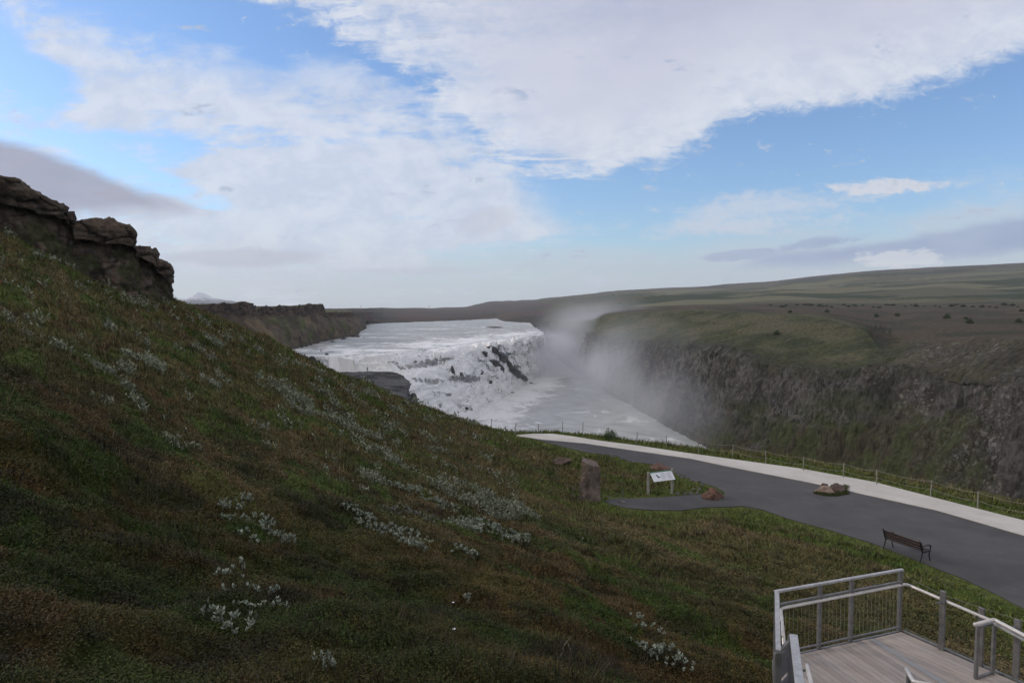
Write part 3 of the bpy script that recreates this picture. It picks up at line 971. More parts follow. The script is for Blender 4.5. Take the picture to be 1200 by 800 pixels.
tanp = sstep(1.2, 0.3, ((wx_ - 960) / 46) ** 2 + ((wy_ - 386) / 9) ** 2 + 1.2 * fbm(g / 9.0 + 23, 4)) * sstep(2.9, 3.1, tvv)
c = mixc(c, np.array([0.115, 0.095, 0.050]), tanp * 0.7)
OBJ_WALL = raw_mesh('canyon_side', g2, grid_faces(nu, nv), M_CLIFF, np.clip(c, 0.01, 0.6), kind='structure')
rk_ = cl * (1 - sstep(-0.15, 0.15, veg) * near * 0.8) * sstep(3.15, 2.95, tvv) * (0.35 + 0.65 * sstep(2.0, 2.5, tvv) + 0.35 * (1 - near)) * (1 - 0.45 * rightside) * (1 - 0.8 * mossz)
a_ = OBJ_WALL.data.attributes.new('Rocky', 'FLOAT', 'POINT')
a_.data.foreach_set('value', np.clip(rk_, 0, 1).astype(np.float32))
a_ = OBJ_WALL.data.attributes.new('Scree', 'FLOAT', 'POINT')
a_.data.foreach_set('value', np.clip(scree * (1 - 0.8 * mossz), 0, 1).astype(np.float32))

# ------------------------------------------------------------------ far terrain: left bank and far shore
bank_cols = [
    [pz(180, 520, -24), yy(150, 430, 150), yy(110, 372, 150), yy(108, 357, 151), yy(60, 356, 200), yy(-100, 362, 500)],
    [pz(250, 455, -23), yy(225, 400, 188), yy(190, 369, 190), yy(188, 357, 191), yy(140, 356, 240), yy(0, 362, 600)],
    [pz(290, 436, -23), yy(268, 395, 228), yy(245, 369, 232), yy(244, 356.5, 233), yy(190, 356, 290), yy(60, 362, 700)],
    [pz(320, 422, -23), yy(306, 393, 272), yy(296.5, 370, 270), yy(297.5, 355, 270), yy(235, 356, 350), yy(120, 362, 800)],
    [pz(326, 419, -23), yy(312, 393, 282), yy(300, 374, 284), yy(300, 365.5, 287), yy(262, 363, 360), yy(150, 362.5, 820)],
    [pz(338, 415, -23), yy(322, 392, 312), yy(302, 371, 322), yy(302, 362, 324), yy(276, 361, 400), yy(200, 362.5, 860)],
    [pz(345, 412, -23), yy(328, 391, 326), yy(306, 369, 334), yy(306, 359, 336), yy(282, 358.5, 430), yy(220, 362, 900)],
    [pz(365, 407, -23), yy(354, 388, 364), yy(350, 369, 372), yy(350, 358.8, 374), yy(330, 358.8, 470), yy(270, 362, 950)],
    [pz(374, 404, -23), yy(365, 387, 385), yy(362, 369, 398), yy(363, 356.2, 399), yy(345, 357.8, 500), yy(290, 362, 1000)],
    [pz(386, 401, -23), yy(378, 385, 412), yy(378, 369, 420), yy(379, 356.2, 421), yy(362, 358, 520), yy(320, 362, 1050)],
    [pz(388, 400.5, -23), yy(381, 385, 416), yy(380.5, 372, 426), yy(381, 366, 428), yy(372, 363, 540), yy(330, 362, 1100)],
    [pz(402, 398, -23), yy(395, 382, 450), yy(390, 372, 460), yy(392, 365.5, 465), yy(390, 362, 620), yy(350, 361.5, 1200)],
    [pz(421, 395, -23), yy(412, 381, 490), yy(408, 372, 500), yy(410, 366, 510), yy(410, 361.5, 700), yy(380, 361.5, 1300)],
    [pz(423, 390, -23), yy(418, 380, 560), yy(414, 371, 580), yy(415, 366, 600), yy(418, 361.8, 800), yy(400, 361.5, 1400)],
    [pz(431, 386, -23), yy(425, 377, 640), yy(422, 371, 655), yy(422, 366, 670), yy(426, 361.6, 900), yy(420, 361.5, 1500)],
    [pz(425, 381.5, -23), yy(432, 375.5, 800), yy(434, 370.5, 830), yy(436, 366, 900), yy(438, 361.5, 1300), yy(436, 361.5, 1700)],
    [pz(450, 380, -23), yy(450, 376, 860), yy(450, 371, 920), yy(450, 366.5, 1100), yy(450, 361, 1800), yy(450, 361.4, 2300)],
    [pz(500, 378, -23), yy(500, 375.4, 940), yy(500, 371.5, 1010), yy(500, 367, 1300), yy(500, 361.2, 2200), yy(500, 362, 2600)],
    [pz(550, 376.2, -23), yy(550, 374, 1040), yy(550, 370, 1120), yy(550, 365, 1500), yy(545, 359.8, 2600), yy(545, 362, 3000)],
    [pz(582, 374.5, -23), yy(582, 373, 1160), yy(582, 368, 1300), yy(578, 361, 1800), yy(572, 353.3, 3000), yy(572, 356, 3500)],
    [pz(588, 377.2, -23), yy(591, 374.5, 960), yy(596, 370, 1010), yy(600, 362, 1600), yy(600, 352.2, 3200), yy(600, 355, 3700)],
    [pz(604, 378.6, -23), yy(607, 374, 900), yy(610, 370, 960), yy(612, 362, 1500), yy(616, 351.5, 3400), yy(616, 354, 3800)],
    [pz(623, 379.8, -23), yy(624, 375.5, 868), yy(626, 371, 940), yy(628, 363, 1400), yy(636, 350.3, 3500), yy(636, 353, 3900)],
    [pz(640, 382, -23), yy(640, 377, 860), yy(642, 371, 960), yy(644, 363, 1500), yy(650, 349, 3560), yy(650, 353, 3900)],
]
for c in bank_cols:
    lo = c[0].copy(); lo[2] -= 12
    c.insert(0, lo)
G, tu, tv = loft(bank_cols, [20, 26, 30, 10, 14, 14, 30, 16, 18, 6, 16, 18, 14, 14, 14, 16, 24, 26, 22, 14, 16, 18, 14], [3, 26, 26, 22, 14, 14], smooth_u=False)
N = grid_normals(G)
if N[60, 60, 2] < 0:
    N = -N
nu, nv = G.shape[:2]
g = G.reshape(-1, 3).copy(); n = N.reshape(-1, 3)
tvv = np.tile(tv, nu)
clf = sstep(2.75, 3.05, tvv) * sstep(4.25, 3.95, tvv)
farf = sstep(420, 800, g[:, 1])
sl = sstep(0.95, 1.6, tvv) * (1 - sstep(2.8, 3.1, tvv))
F1, E1, CV = worley(np.stack([g[:, 0] / 4.5, g[:, 1] / 5, g[:, 2] / 2.2], 1))
dd = sl * (3.0 * fbm(g / 22, 4) + 1.2 * fbm(g / 5, 3)) + clf * (1.4 * fbm(g / 7, 3) + 1.0 * (CV - 0.5)) * (1 - 0.6 * farf)
g2 = g + n * (dd * (1 - 0.5 * farf))[:, None]
g2[:, 2] += sstep(4.0, 4.6, tvv) * sstep(600, 1500, g[:, 1]) * 3.0 * fbm(np.stack([g[:, 0] / 160, g[:, 1] / 160, g[:, 0] * 0], 1), 4)
c = np.tile(np.array([0.082, 0.064, 0.044]), (len(g), 1))
c = mixc(c, np.array([0.066, 0.078, 0.026]), sstep(-0.05, 0.25, fbm(np.stack([g[:, 0] / 16, g[:, 1] / 26, g[:, 2] / 9], 1), 4)) * sl)
c = mixc(c, np.array([0.042, 0.035, 0.026]), sstep(0.05, 0.3, fbm(g / 10 + 8, 4)) * 0.7)
c = mixc(c, np.array([0.15, 0.105, 0.06]), sl * sstep(0.05, 0.3, fbm(np.stack([g[:, 0] / 24, g[:, 1] / 24, g[:, 2] / 14], 1) + 30, 3)) * 0.7)
c = mixc(c, mixc(np.tile(np.array([0.072, 0.050, 0.036]), (len(g), 1)), np.array([0.022, 0.018, 0.015]), sstep(0.2, 0.03, E1)), clf * (1 - farf))
c = mixc(c, np.array([0.07, 0.082, 0.03]), sstep(3.98, 4.1, tvv) * (1 - farf))
c = mixc(c, np.array([0.030, 0.028, 0.028]), sstep(1.35, 1.05, tvv) * (1 - farf))
fc = mixc(np.tile(np.array([0.085, 0.058, 0.045]), (len(g), 1)), np.array([0.055, 0.052, 0.040]), sstep(-0.1, 0.2, fbm(np.stack([g[:, 0] / 90, g[:, 1] / 160, 0 * tvv], 1), 4)))
fc = mixc(fc, np.array([0.045, 0.042, 0.038]), sstep(2.2, 1.2, tvv) * 0.8)
c = mixc(c, fc, farf)
c = c * (1 + 0.25 * (1 - farf))[:, None]
OBJ_BANK = raw_mesh('river_bank', g2, grid_faces(nu, nv), M_FARLAND, np.clip(c, 0.01, 0.6), kind='structure')

# base sheet to the horizon
bm = bmesh.new()
bmesh.ops.create_grid(bm, x_segments=40, y_segments=40, size=6500)
for v in bm.verts:
    v.co.z = -64
o = bm_obj('ground', bm, simple_mat('distant_ground', (0.06, 0.05, 0.04), 0.95, var=0.3, scale=0.004))
o['kind'] = 'structure'

# snowy mountain
mc = yy(237, 358, 5600)
nr = 90
ux = np.linspace(-1, 1, nr)
X, Yv = np.meshgrid(ux, ux, indexing='ij')
wx, wy = 620, 600
xx, yv = mc[0] + X.ravel() * wx, mc[1] + Yv.ravel() * wy
peak = np.exp(-np.abs((X.ravel() + 0.02) / 0.07)) * 0.22
h = (1 - np.clip(np.abs(X.ravel()) , 0, 1)) ** 0.9 * 0.72 * np.exp(-(Yv.ravel() / 0.5) ** 2) + peak * np.exp(-(Yv.ravel() / 0.25) ** 2)
h = h * (1 + 0.25 * fbm(np.stack([X.ravel() * 4, Yv.ravel() * 4, 0 * X.ravel()], 1), 4))
zz = mc[2] - 45 + 165 * h
snow = sstep(0.45, 0.7, h + 0.15 * fbm(np.stack([X.ravel() * 9, Yv.ravel() * 9, 0 * X.ravel()], 1), 4))
mcol = mixc(np.tile(np.array([0.10, 0.11, 0.13]), (len(xx), 1)), np.array([0.8, 0.82, 0.85]), snow)
raw_mesh('snowy_mountain', np.stack([xx, yv, zz], 1), grid_faces(nr, nr)[:, ::-1], M_FARLAND, mcol, kind='structure')

# ------------------------------------------------------------------ water
ZU, ZL = -22.0, -55.0
lip = [pz(230, 440, ZU), pz(300, 430, ZU), pz(367, 420, ZU), pz(410, 417, ZU), pz(450, 414, ZU), pz(520, 407, ZU), pz(570, 400, ZU), pz(605, 394.5, ZU), pz(634, 391, ZU), pz(633.5, 388, ZU), pz(628, 384, ZU), pz(620, 379.3, ZU)]
f1 = [pz(233, 462, -28), pz(303, 450, -28), pz(369, 436, -28), pz(414, 433.5, -28), pz(464, 424.5, -25.2), pz(540, 415.5, -25), pz(583, 407, -24.8), pz(614, 400.5, -24.8), pz(636, 399.5, -29), pz(636.5, 396.5, -30), pz(631.5, 391, -30), pz(623, 385, -30)]
te = [pz(330, 468, -31), pz(400, 462, -31), pz(440, 455, -31), pz(470, 452, -32), pz(515, 447, -34), pz(560, 434, -34), pz(594, 422, -34), pz(618, 412, -33), pz(637, 406, -36), pz(637.5, 402, -38), pz(633, 397, -40), pz(624, 390, -40)]
f2 = [pz(350, 560, ZL - 1), pz(440, 540, ZL - 1), pz(480, 525, ZL - 1), pz(515, 515, ZL - 1), pz(560, 497, ZL - 1), pz(584, 474, ZL - 1), pz(609, 456, ZL - 1), pz(628, 445, ZL - 1), pz(642, 440, ZL - 1), pz(644, 434, ZL - 1), pz(640, 424, ZL - 1), pz(632, 410, ZL - 1)]
# gorge fall crest, flow starts a little upstream so that the lip rounds over
fc_cols = [[a + np.array([-3, 6, -0.4]), a + np.array([0, 0, -0.35]), b, c_, d_, d_ + np.array([2, -1, -3])] for a, b, c_, d_ in zip(lip, f1, te, f2)]
G, tu, tv = loft(fc_cols, [30, 40, 40, 50, 90, 110, 110, 90, 24, 30, 30], [4, 26, 50, 90, 3])
nu, nv = G.shape[:2]
# smooth the profile, then cut it into irregular steps
for _ in range(36):
    G[:, 2:-2] = (G[:, 1:-3] + 2 * G[:, 2:-2] + G[:, 3:-1]) / 4
_sg = np.concatenate([[0], np.cumsum(np.linalg.norm(np.diff(G[:, 30], axis=0), axis=1))])
_jx = 5.0 * fbm(np.stack([_sg / 14, 0 * _sg, 0 * _sg + 3], 1), 4, 0.6)
_jz = -2.2 * np.clip(fbm(np.stack([_sg / 22, 0 * _sg, 0 * _sg + 8], 1), 4, 0.6) + 0.15, 0, 1)
_w = np.sin(np.pi * np.clip((tv - 0.15) / 2.3, 0, 1)) ** 1.0
_w2 = np.sin(np.pi * np.clip((tv - 0.3) / 1.5, 0, 1))
_ends = sstep(0, 30, _sg) * sstep(_sg[-1], _sg[-1] - 40, _sg)
G[:, :, 0] += (_jx * _ends)[:, None] * _w[None, :]
G[:, :, 1] -= (np.abs(_jx) * 0.6 * _ends)[:, None] * _w[None, :]
G[:, :, 2] += (_jz * _ends)[:, None] * _w2[None, :]
N = grid_normals(G)
if N[100, 60, 2] < 0:
    N = -N
g = G.reshape(-1, 3).copy(); n = N.reshape(-1, 3)
tvv = np.tile(tv, nu)
seg = np.linalg.norm(np.diff(G[:, 30], axis=0), axis=1)
sarc = np.repeat(np.concatenate([[0], np.cumsum(seg)]), nv)
env = sstep(0.85, 1.5, tvv) * sstep(4.0, 3.8, tvv)
terr = fbm(np.stack([sarc / 30, g[:, 2] / 3.2, tvv * 1.5], 1), 4, 0.6)
lump = fbm(np.stack([sarc / 5.5 + 1.2 * noise3(np.stack([sarc / 20, tvv * 2, 0 * tvv], 1)), tvv * 3.0, 0 * tvv + 4], 1), 5, 0.62)
streak = fbm(np.stack([sarc / 1.6, tvv * 2.2, 0 * tvv + 8], 1), 4, 0.6)
g2 = g + n * (env * (2.6 * terr + 0.8 * lump + 0.45 * streak))[:, None]
g2[:, 2] += env * 1.7 * np.tanh(6 * fbm(np.stack([sarc / 18, tvv * 2.6, 0 * tvv + 3], 1), 3, 0.6))
_lo = [tuple(pz(a, b, -28)[:2]) for a, b in [(352, 441), (372, 434), (400, 433), (440, 434), (468, 435), (478, 440), (484, 447), (482, 460), (470, 480), (350, 480)]]
_in = inside(g2[:, 0], g2[:, 1], _lo)
g2[:, 2] = np.where(_in, np.minimum(g2[:, 2], -31.5), g2[:, 2])
stp = 1 - np.abs(grid_normals(g2.reshape(nu, nv, 3)).reshape(-1, 3)[:, 2])
foam = 0.62 + 0.30 * sstep(0.1, 0.5, stp) + 0.50 * streak + 0.30 * lump
# smooth sheets of grey water sliding over the rock shelves, rapids broken by stones
up_ = g2[:, 2] * CP + g2[:, 1] * (-SP) * -1.0
fw_ = g2[:, 1] * CP - g2[:, 2] * SP
uu_ = g2[:, 2] * CP + g2[:, 1] * SP
sx_ = 600 + FPX * g2[:, 0] / fw_
sy_ = 400 - FPX * uu_ / fw_
def patch(px, py, rx, ry, amt, rot=0.0):
    du, dv = sx_ - px, sy_ - py
    c_, s_ = math.cos(rot), math.sin(rot)
    a_ = (du * c_ + dv * s_) / rx; b_ = (dv * c_ - du * s_) / ry
    q_ = a_ * a_ + b_ * b_ + 1.6 * fbm(np.stack([sarc / 2.2 + tvv * 3, tvv * 5, 0 * tvv + px], 1), 5, 0.7)
    return amt * sstep(1.4, 0.2, q_)
foam = foam - patch(492, 427.5, 26, 4.0, 0.85, -0.12) - patch(545, 443.5, 22, 4.5, 0.85) - patch(500, 446, 20, 4.0, 0.7, 0.05) - patch(518, 421, 20, 2.2, 0.5, -0.15)
foam = foam - patch(552, 437, 8, 3, 0.5) - patch(470, 424, 22, 2, 0.35) - patch(515, 462, 14, 5, 0.35) - patch(546, 478, 12, 4, 0.4) - patch(586, 413, 14, 9, 0.55, 0.8) - patch(604, 432, 8, 10, 0.5, 0.6)
foam = foam - patch(601, 415, 6, 10, 0.5, 0.2) - patch(575, 431, 14, 3, 0.4, 0.5)
foam = foam - 0.5 * sstep(0.34, 0.46, fbm(np.stack([sarc / 6, tvv * 7, 0 * tvv + 54], 1), 4, 0.6)) * env
foam = foam + 0.3 * sstep(3.6, 4.0, tvv)
cols = np.stack([np.clip(foam, 0, 1.2), np.clip(0.55 + 0.6 * lump, 0, 1), 0 * foam], 1)
OBJ_FALLS = raw_mesh('waterfall', g2, grid_faces(nu, nv), M_FALLS, cols, kind='structure')
a_ = OBJ_FALLS.data.attributes.new('flow', 'FLOAT_VECTOR', 'POINT')
a_.data.foreach_set('vector', np.stack([sarc + 5 * noise3(np.stack([sarc / 22, tvv * 1.5, 0 * tvv], 1)), tvv * 14, g2[:, 2] * 0.1], 1).astype(np.float32).ravel())

# upper river
far_pts = [pz(-400, 376, ZU), pz(200, 374, ZU), pz(300, 374, ZU), pz(360, 373, ZU), pz(410, 373, ZU), pz(470, 372.5, ZU), pz(520, 372, ZU), pz(560, 371.5, ZU), pz(600, 371.5, ZU), pz(608, 372, ZU), pz(614, 373, ZU), pz(618, 375, ZU)]
up_cols = [[a + np.array([-2.3, 4.9, -1.6]), a + np.array([-2.6, 5.5, 0.0]), a * 0.8 + b * 0.2, a * 0.5 + b * 0.5, b] for a, b in zip(lip, far_pts)]
for q_ in (0, 1): up_cols[0][q_] = up_cols[0][q_] + np.array([-60, 0, 0])
G, tu, tv = loft(up_cols, [10, 30, 40, 50, 80, 80, 70, 60, 20, 20, 16], [2, 170, 140, 90])
tv = np.maximum(tv - 1, 0)
nu, nv = G.shape[:2]
g = G.reshape(-1, 3).copy()
wv = fbm(np.stack([g[:, 0] / 9, g[:, 1] / 6, 0 * g[:, 0]], 1), 4, 0.6)
cr = 1 - np.abs(fbm(np.stack([g[:, 0] / 26, g[:, 1] / 11, 0 * g[:, 0] + 6], 1), 4, 0.6)) * 2.2
tvv = np.tile(tv, nu)
lipd = sstep(0.75, 0.0, tvv)
g[:, 2] += 0.35 * wv * (0.5 + sstep(0.03, 0.3, tvv)) + 0.35 * np.clip(cr, 0, 1) * sstep(0.02, 0.1, tvv)
foam = 0.10 + 0.42 * sstep(0.35, 0.95, cr) + 0.62 * lipd * sstep(-0.4, 0.5, wv + lipd - 0.45) + 0.25 * wv
band = sstep(0.2, 0.5, fbm(np.stack([g[:, 0] / 90, g[:, 1] / 28, 0 * wv + 16], 1), 3))
foam = foam + 0.25 * band * (1 - sstep(1.2, 2.2, tvv))
cols = np.stack([np.clip(foam, 0, 1), np.clip(0.55 + 0.7 * wv, 0, 1), 0 * foam], 1)
raw_mesh('river', g, grid_faces(nu, nv)[:, ::-1], M_RIVER, cols, kind='structure')

# lower river in the gorge
xs = np.linspace(-70, 140, 360)
ys = np.concatenate([np.linspace(20, 200, 40, endpoint=False), np.geomspace(200, 900, 420)])
X, Yv = np.meshgrid(xs, ys, indexing='ij')
x, y = X.ravel(), Yv.ravel()
wv = fbm(P2(x, y, 9, 9), 4, 0.6)
zz = ZL + 0.35 * wv + 0.15 * fbm(P2(x, y, 2.5, 2.5), 3)
fl = [(p[0], p[1]) for p in f2]
fd = seg_dist(x, y, fl, closed=False)
swirl = fbm(np.stack([x / 16 + 0.6 * noise3(P2(x, y, 22)), y / 30 + 0.6 * noise3(P2(x, y, 20, 20, 4)), 0 * x + 2], 1), 5, 0.6)
foam = 0.13 + 0.75 * sstep(40, 6, fd + 16 * swirl) + 0.50 * sstep(0.05, 0.35, swirl) + 0.55 * sstep(25, 0, np.abs(y - 285 + 0.5 * x + 20 * wv)) * sstep(-0.1, 0.3, swirl + 0.15)
foam = foam * (1 - 0.0 * x)
cols = np.stack([np.clip(foam, 0, 1), np.clip(0.6 + 0.8 * wv, 0, 1), 0 * foam], 1)
raw_mesh('gorge_river', np.stack([x, y, zz], 1), grid_faces(len(xs), len(ys)), M_LOWER, cols, kind='structure')

# ------------------------------------------------------------------ rocks
def rock(name, centre, size, mat, seed, label=None, cat='rock', group=None, detail=4, blocky=0.5, rz=0.0, flat=0.25, parent=None, rough=0.16, moss=None):
    bm = bmesh.new()
    bmesh.ops.create_icosphere(bm, subdivisions=detail, radius=1.0)
    co = np.array([v.co[:] for v in bm.verts])
    rng = np.random.default_rng(seed)
    # cut with random planes for broken facets
    for k in range(int(6 + 10 * blocky)):
        dvec = rng.normal(size=3); dvec /= np.linalg.norm(dvec)
        lim = rng.uniform(0.62, 0.9)
        dt = co @ dvec
        m = dt > lim
        co[m] -= np.outer((dt[m] - lim) * 0.92, dvec)
    off = rng.uniform(0, 50, 3)
    nn = co / np.linalg.norm(co, axis=1)[:, None]
    co = co + nn * (rough * fbm(co * 1.4 + off, 4, 0.6))[:, None]
    co[:, 2] = np.where(co[:, 2] < -flat, -flat + (co[:, 2] + flat) * 0.2, co[:, 2])
    co = co * np.array(size)
    c, s = math.cos(rz), math.sin(rz)
    co = np.stack([co[:, 0] * c - co[:, 1] * s, co[:, 0] * s + co[:, 1] * c, co[:, 2]], 1)
    for v, q in zip(bm.verts, co):
        v.co = q
    o = bm_obj(name, bm, mat, parent, smooth=True)
    for p in o.data.polygons:
        p.use_smooth = True
    o.location = centre
    if label:
        tag(o, label, cat, group)
    return o

# ledge rock where the visitor stands
TOPZ = -27.4
led_out = [pz(360, 443, TOPZ), pz(372, 436, TOPZ), pz(400, 434.6, TOPZ), pz(440, 435.2, TOPZ), pz(466, 436.2, TOPZ), pz(474, 440, TOPZ), pz(480, 447, TOPZ), pz(479, 455, TOPZ), pz(470, 466, TOPZ), pz(430, 470, TOPZ), pz(380, 470, TOPZ), pz(350, 460, TOPZ)]
cen = np.mean(led_out, axis=0)
M_ = len(led_out)
prof = [(-0.0, 0.02), (0.0, 0.45), (0.0, 0.96), (-1.0, 1.0), (-2.6, 0.93), (-3.6, 0.98), (-5.2, 1.02), (-8, 0.99), (-11, 1.04), (-26, 1.12)]
ring = np.array(led_out + [led_out[0]])
cols_ = []
for p in ring:
    cols_.append([np.array([cen[0] + (p[0] - cen[0]) * s, cen[1] + (p[1] - cen[1]) * s, TOPZ + dz]) for dz, s in prof])
G, tu, tv = loft(cols_, 16, [10, 16, 5, 6, 5, 6, 8, 8, 12])
N = grid_normals(G); nu, nv = G.shape[:2]
g = G.reshape(-1, 3).copy(); n = N.reshape(-1, 3)
n = np.where(((g - cen) * n).sum(1)[:, None] < 0, -n, n)
# no seam: noise depends on position only
dsp = 0.6 * fbm(g / 6.0, 4) + 0.35 * fbm(np.stack([g[:, 0] / 14, g[:, 1] / 14, g[:, 2] / 0.9], 1), 3)
side = np.tile(sstep(1.9, 2.6, tv), nu)
g2 = g + np.stack([n[:, 0], n[:, 1], n[:, 2] * 0.3], 1) * (dsp * (0.3 + 1.1 * side))[:, None]
g2[:, 2] += (1 - side) * (0.35 * fbm(P2(g[:, 0], g[:, 1], 9.0), 3) + 0.25 * np.floor(3 * fbm(P2(g[:, 0], g[:, 1], 16.0, 7.0, 4.0), 2)))
st = fbm(np.stack([g[:, 0] / 25, g[:, 1] / 25, g[:, 2] / 0.8], 1), 4)
c = mixc(np.tile(np.array([0.105, 0.103, 0.100]), (len(g), 1)), np.array([0.036, 0.035, 0.035]), sstep(-0.15, 0.25, st))
c = mixc(c, np.array([0.15, 0.14, 0.125]), sstep(0.1, 0.35, fbm(g / 4.0 + 7, 4)) * 0.6)
o = OBJ_LEDGE = raw_mesh('rock_ledge', g2, grid_faces(nu, nv), M_CRAG, c)
tag(o, 'broad flat dark rock ledge beside the upper falls with a person standing on it', 'rock ledge')

# crag at upper left
def crag():
    rows = [  # px, base, recess foot, underside, top, Y
        (-420, 230, 190, 180, 140, 38), (-200, 242, 212, 202, 165, 44), (0, 258, 240, 231, 205, 51), (22, 266, 246, 236, 208.5, 52), (42, 278, 252, 243, 222, 53), (62, 292, 258, 250, 233, 54),
        (78, 300, 263, 256, 238.5, 55), (84, 303, 268, 262, 246, 55.5), (87, 304, 285, 280, 256.5, 55.5), (108, 311, 288, 281, 257, 56.5), (130, 318, 289, 284, 259, 57.5), (150, 327, 290, 286, 265, 58.5),
        (157.5, 330, 290, 286, 271, 59), (160, 331, 305, 298, 287, 59.6), (176, 339, 318, 308, 288.5, 60.5), (181, 341, 322, 312, 292, 61), (185, 343, 328, 316, 303, 61.5), (194, 347, 336, 324, 309, 62), (199, 350, 339, 330, 317, 62.5),
        (200, 352, 342, 332, 318, 63.5), (196, 353, 343, 333, 316, 67), (190, 354, 344, 333, 314, 72), (170, 354, 344, 330, 305, 80)]
    cols_ = []
    for k, (px, b, rf, us, tp, Y) in enumerate(rows):
        corner = px > 190 or k >= len(rows) - 4
        rec = 0.5 if not corner else 0.15
        fwd = 0.9
        base = yy(px, b + 10, Y - 1.8 if not corner else Y) - np.array([0, 0, 2.2])
        rub = yy(px, rf, Y + 0.3)
        rcs = yy(px, us - 1, Y + rec)
        frt = yy(px, us + 1.5, Y - fwd * 0.6 if not corner else Y)
        tpf = yy(px, tp + 3, Y - fwd * 0.5 if not corner else Y)
        tpt = yy(px, tp, Y + 0.8)
        back = yy(px, tp, Y + 0.8) + np.array([-9, 12, -1.0]) * (0.35 if corner else 1)
        back2 = back + np.array([-6, 14, -5])
        cols_.append([base, rub, rcs, frt, tpf, tpt, back, back2])
    G, tu, tv = loft(cols_, [30, 40, 16, 16, 16, 14, 8, 6, 18, 18, 18, 8, 6, 14, 7, 7, 9, 7, 8, 12, 14, 14], [36, 12, 6, 22, 6, 12, 6], smooth_u=False)
    N = grid_normals(G); nu, nv = G.shape[:2]
    g = G.reshape(-1, 3).copy(); n = N.reshape(-1, 3)
    # face outwards (towards viewer / +x)
    s = np.sign((n * np.array([0.4, -0.8, 0.4])).sum(1))[:, None]
    n = n * np.where(s == 0, 1, s)
    F1, E1, CV = worley(np.stack([g[:, 0] / 2.8, g[:, 1] / 3.2, g[:, 2] / 1.35], 1) + 0.35 * fbm(g / 2.0, 3)[:, None])
    F2, E2, CV2 = worley(g / 0.55 + 11)
    tvv = np.tile(tv, nu)
    blockp = sstep(1.9, 2.4, tvv) * sstep(6.2, 5.2, tvv)
    crack = sstep(0.16, 0.0, E1)
    lowp = sstep(2.2, 1.4, tvv)
    led_ = fbm(np.stack([g[:, 0] / 6, g[:, 1] / 6, g[:, 2] / 0.45], 1), 3)
    d = 0.42 * (CV - 0.5) - 0.16 * crack + (0.10 + 0.22 * lowp) * (CV2 - 0.5) + 0.34 * fbm(g / 3.2, 5, 0.6) + 0.10 * fbm(g / 0.5, 4, 0.65) + 0.16 * led_
    d = d * (0.75 + 0.35 * blockp)
    g2 = g + n * d[:, None]
    c = mixc(np.tile(np.array([0.098, 0.072, 0.052]), (len(g), 1)), np.array([0.022, 0.018, 0.014]), np.maximum(crack * 0.9, sstep(0.0, 0.35, fbm(g / 1.6, 4)) * 0.7))
    c = c * (0.75 + 0.5 * CV)[:, None]
    c = mixc(c, np.array([0.095, 0.09, 0.08]), sstep(0.15, 0.4, fbm(g / 0.7 + 4, 3)) * 0.45)
    up = np.abs(n[:, 2])
    c = mixc(c, np.array([0.040, 0.046, 0.018]), sstep(1.6, 0.6, tvv + 0.5 * fbm(g / 2.5 + 3, 3)) * sstep(-0.1, 0.2, fbm(g / 1.7 + 8, 3)) * 0.85)
    c = mixc(c, np.array([0.045, 0.048, 0.02]), sstep(5.6, 6.3, tvv))
    o = raw_mesh('rock_crag', g2, grid_faces(nu, nv), M_CRAG, np.clip(c, 0.005, 0.5))
    tag(o, 'dark stepped basalt crag jutting out at the top of the left hillside', 'crag')
    return o
OBJ_CRAG = crag()

# raycast helpers for placing on the far land
dg = bpy.context.evaluated_depsgraph_get()
def bvh_of(o):
    me = o.data
    vs = [v.co[:] for v in me.vertices]
    ps = [tuple(p.vertices) for p in me.polygons]
    return BVHTree.FromPolygons(vs, ps)
BV_WALL, BV_HILL, BV_FALLS = bvh_of(OBJ_WALL), bvh_of(hill), bvh_of(OBJ_FALLS)
def hit(px, py, bv):
    d = Vector(ray(px, py)).normalized()
    r = bv.ray_cast(Vector((0, 0, 0)), d, 20000)
    return r[0]

# rocks standing in the falls
def fall_rock(px, py, w, h, seed, label, rz=0.0, yd=None):
    p = hit(px, py, BV_FALLS)
    if p is None:
        p = Vector(pz(px, py, -35))
    k = p.y / FPX
    return rock('river_rock', (p.x, p.y + 0.5, p.z), (w * k / 2 * 1.15, (yd or w * 0.9) * k / 2, h * k * 0.8), M_ROCK_WET, seed, label, 'rock', 'dark rocks standing in the waterfall', detail=4, blocky=0.8, rz=rz, flat=0.5, rough=0.3)
fall_rock(530, 436.5, 5.5, 11, 31, 'upright dark rock standing alone in the middle of the white cascade')
fall_rock(539, 438.5, 8, 3.0, 32, 'low dark rock just right of the upright rock in the cascade')
fall_rock(564, 437, 5, 4, 33, 'small dark rock below the long rocky ridge in the falls')
fall_rock(574, 448, 6, 4, 42, 'small wet rock low in the cascade above the pool')
fall_rock(484, 470, 9, 12, 46, 'jagged dark rock below the end of the broad ledge')
fall_rock(600, 461, 10, 2.4, 47, 'low rock awash at the edge of the gorge pool')
fall_rock(486, 424, 5, 2, 48, 'tiny dark rock near the left part of the cascade above the ledge')
fall_rock(546, 479, 7, 3, 49, 'small dark rock awash low in the white water')
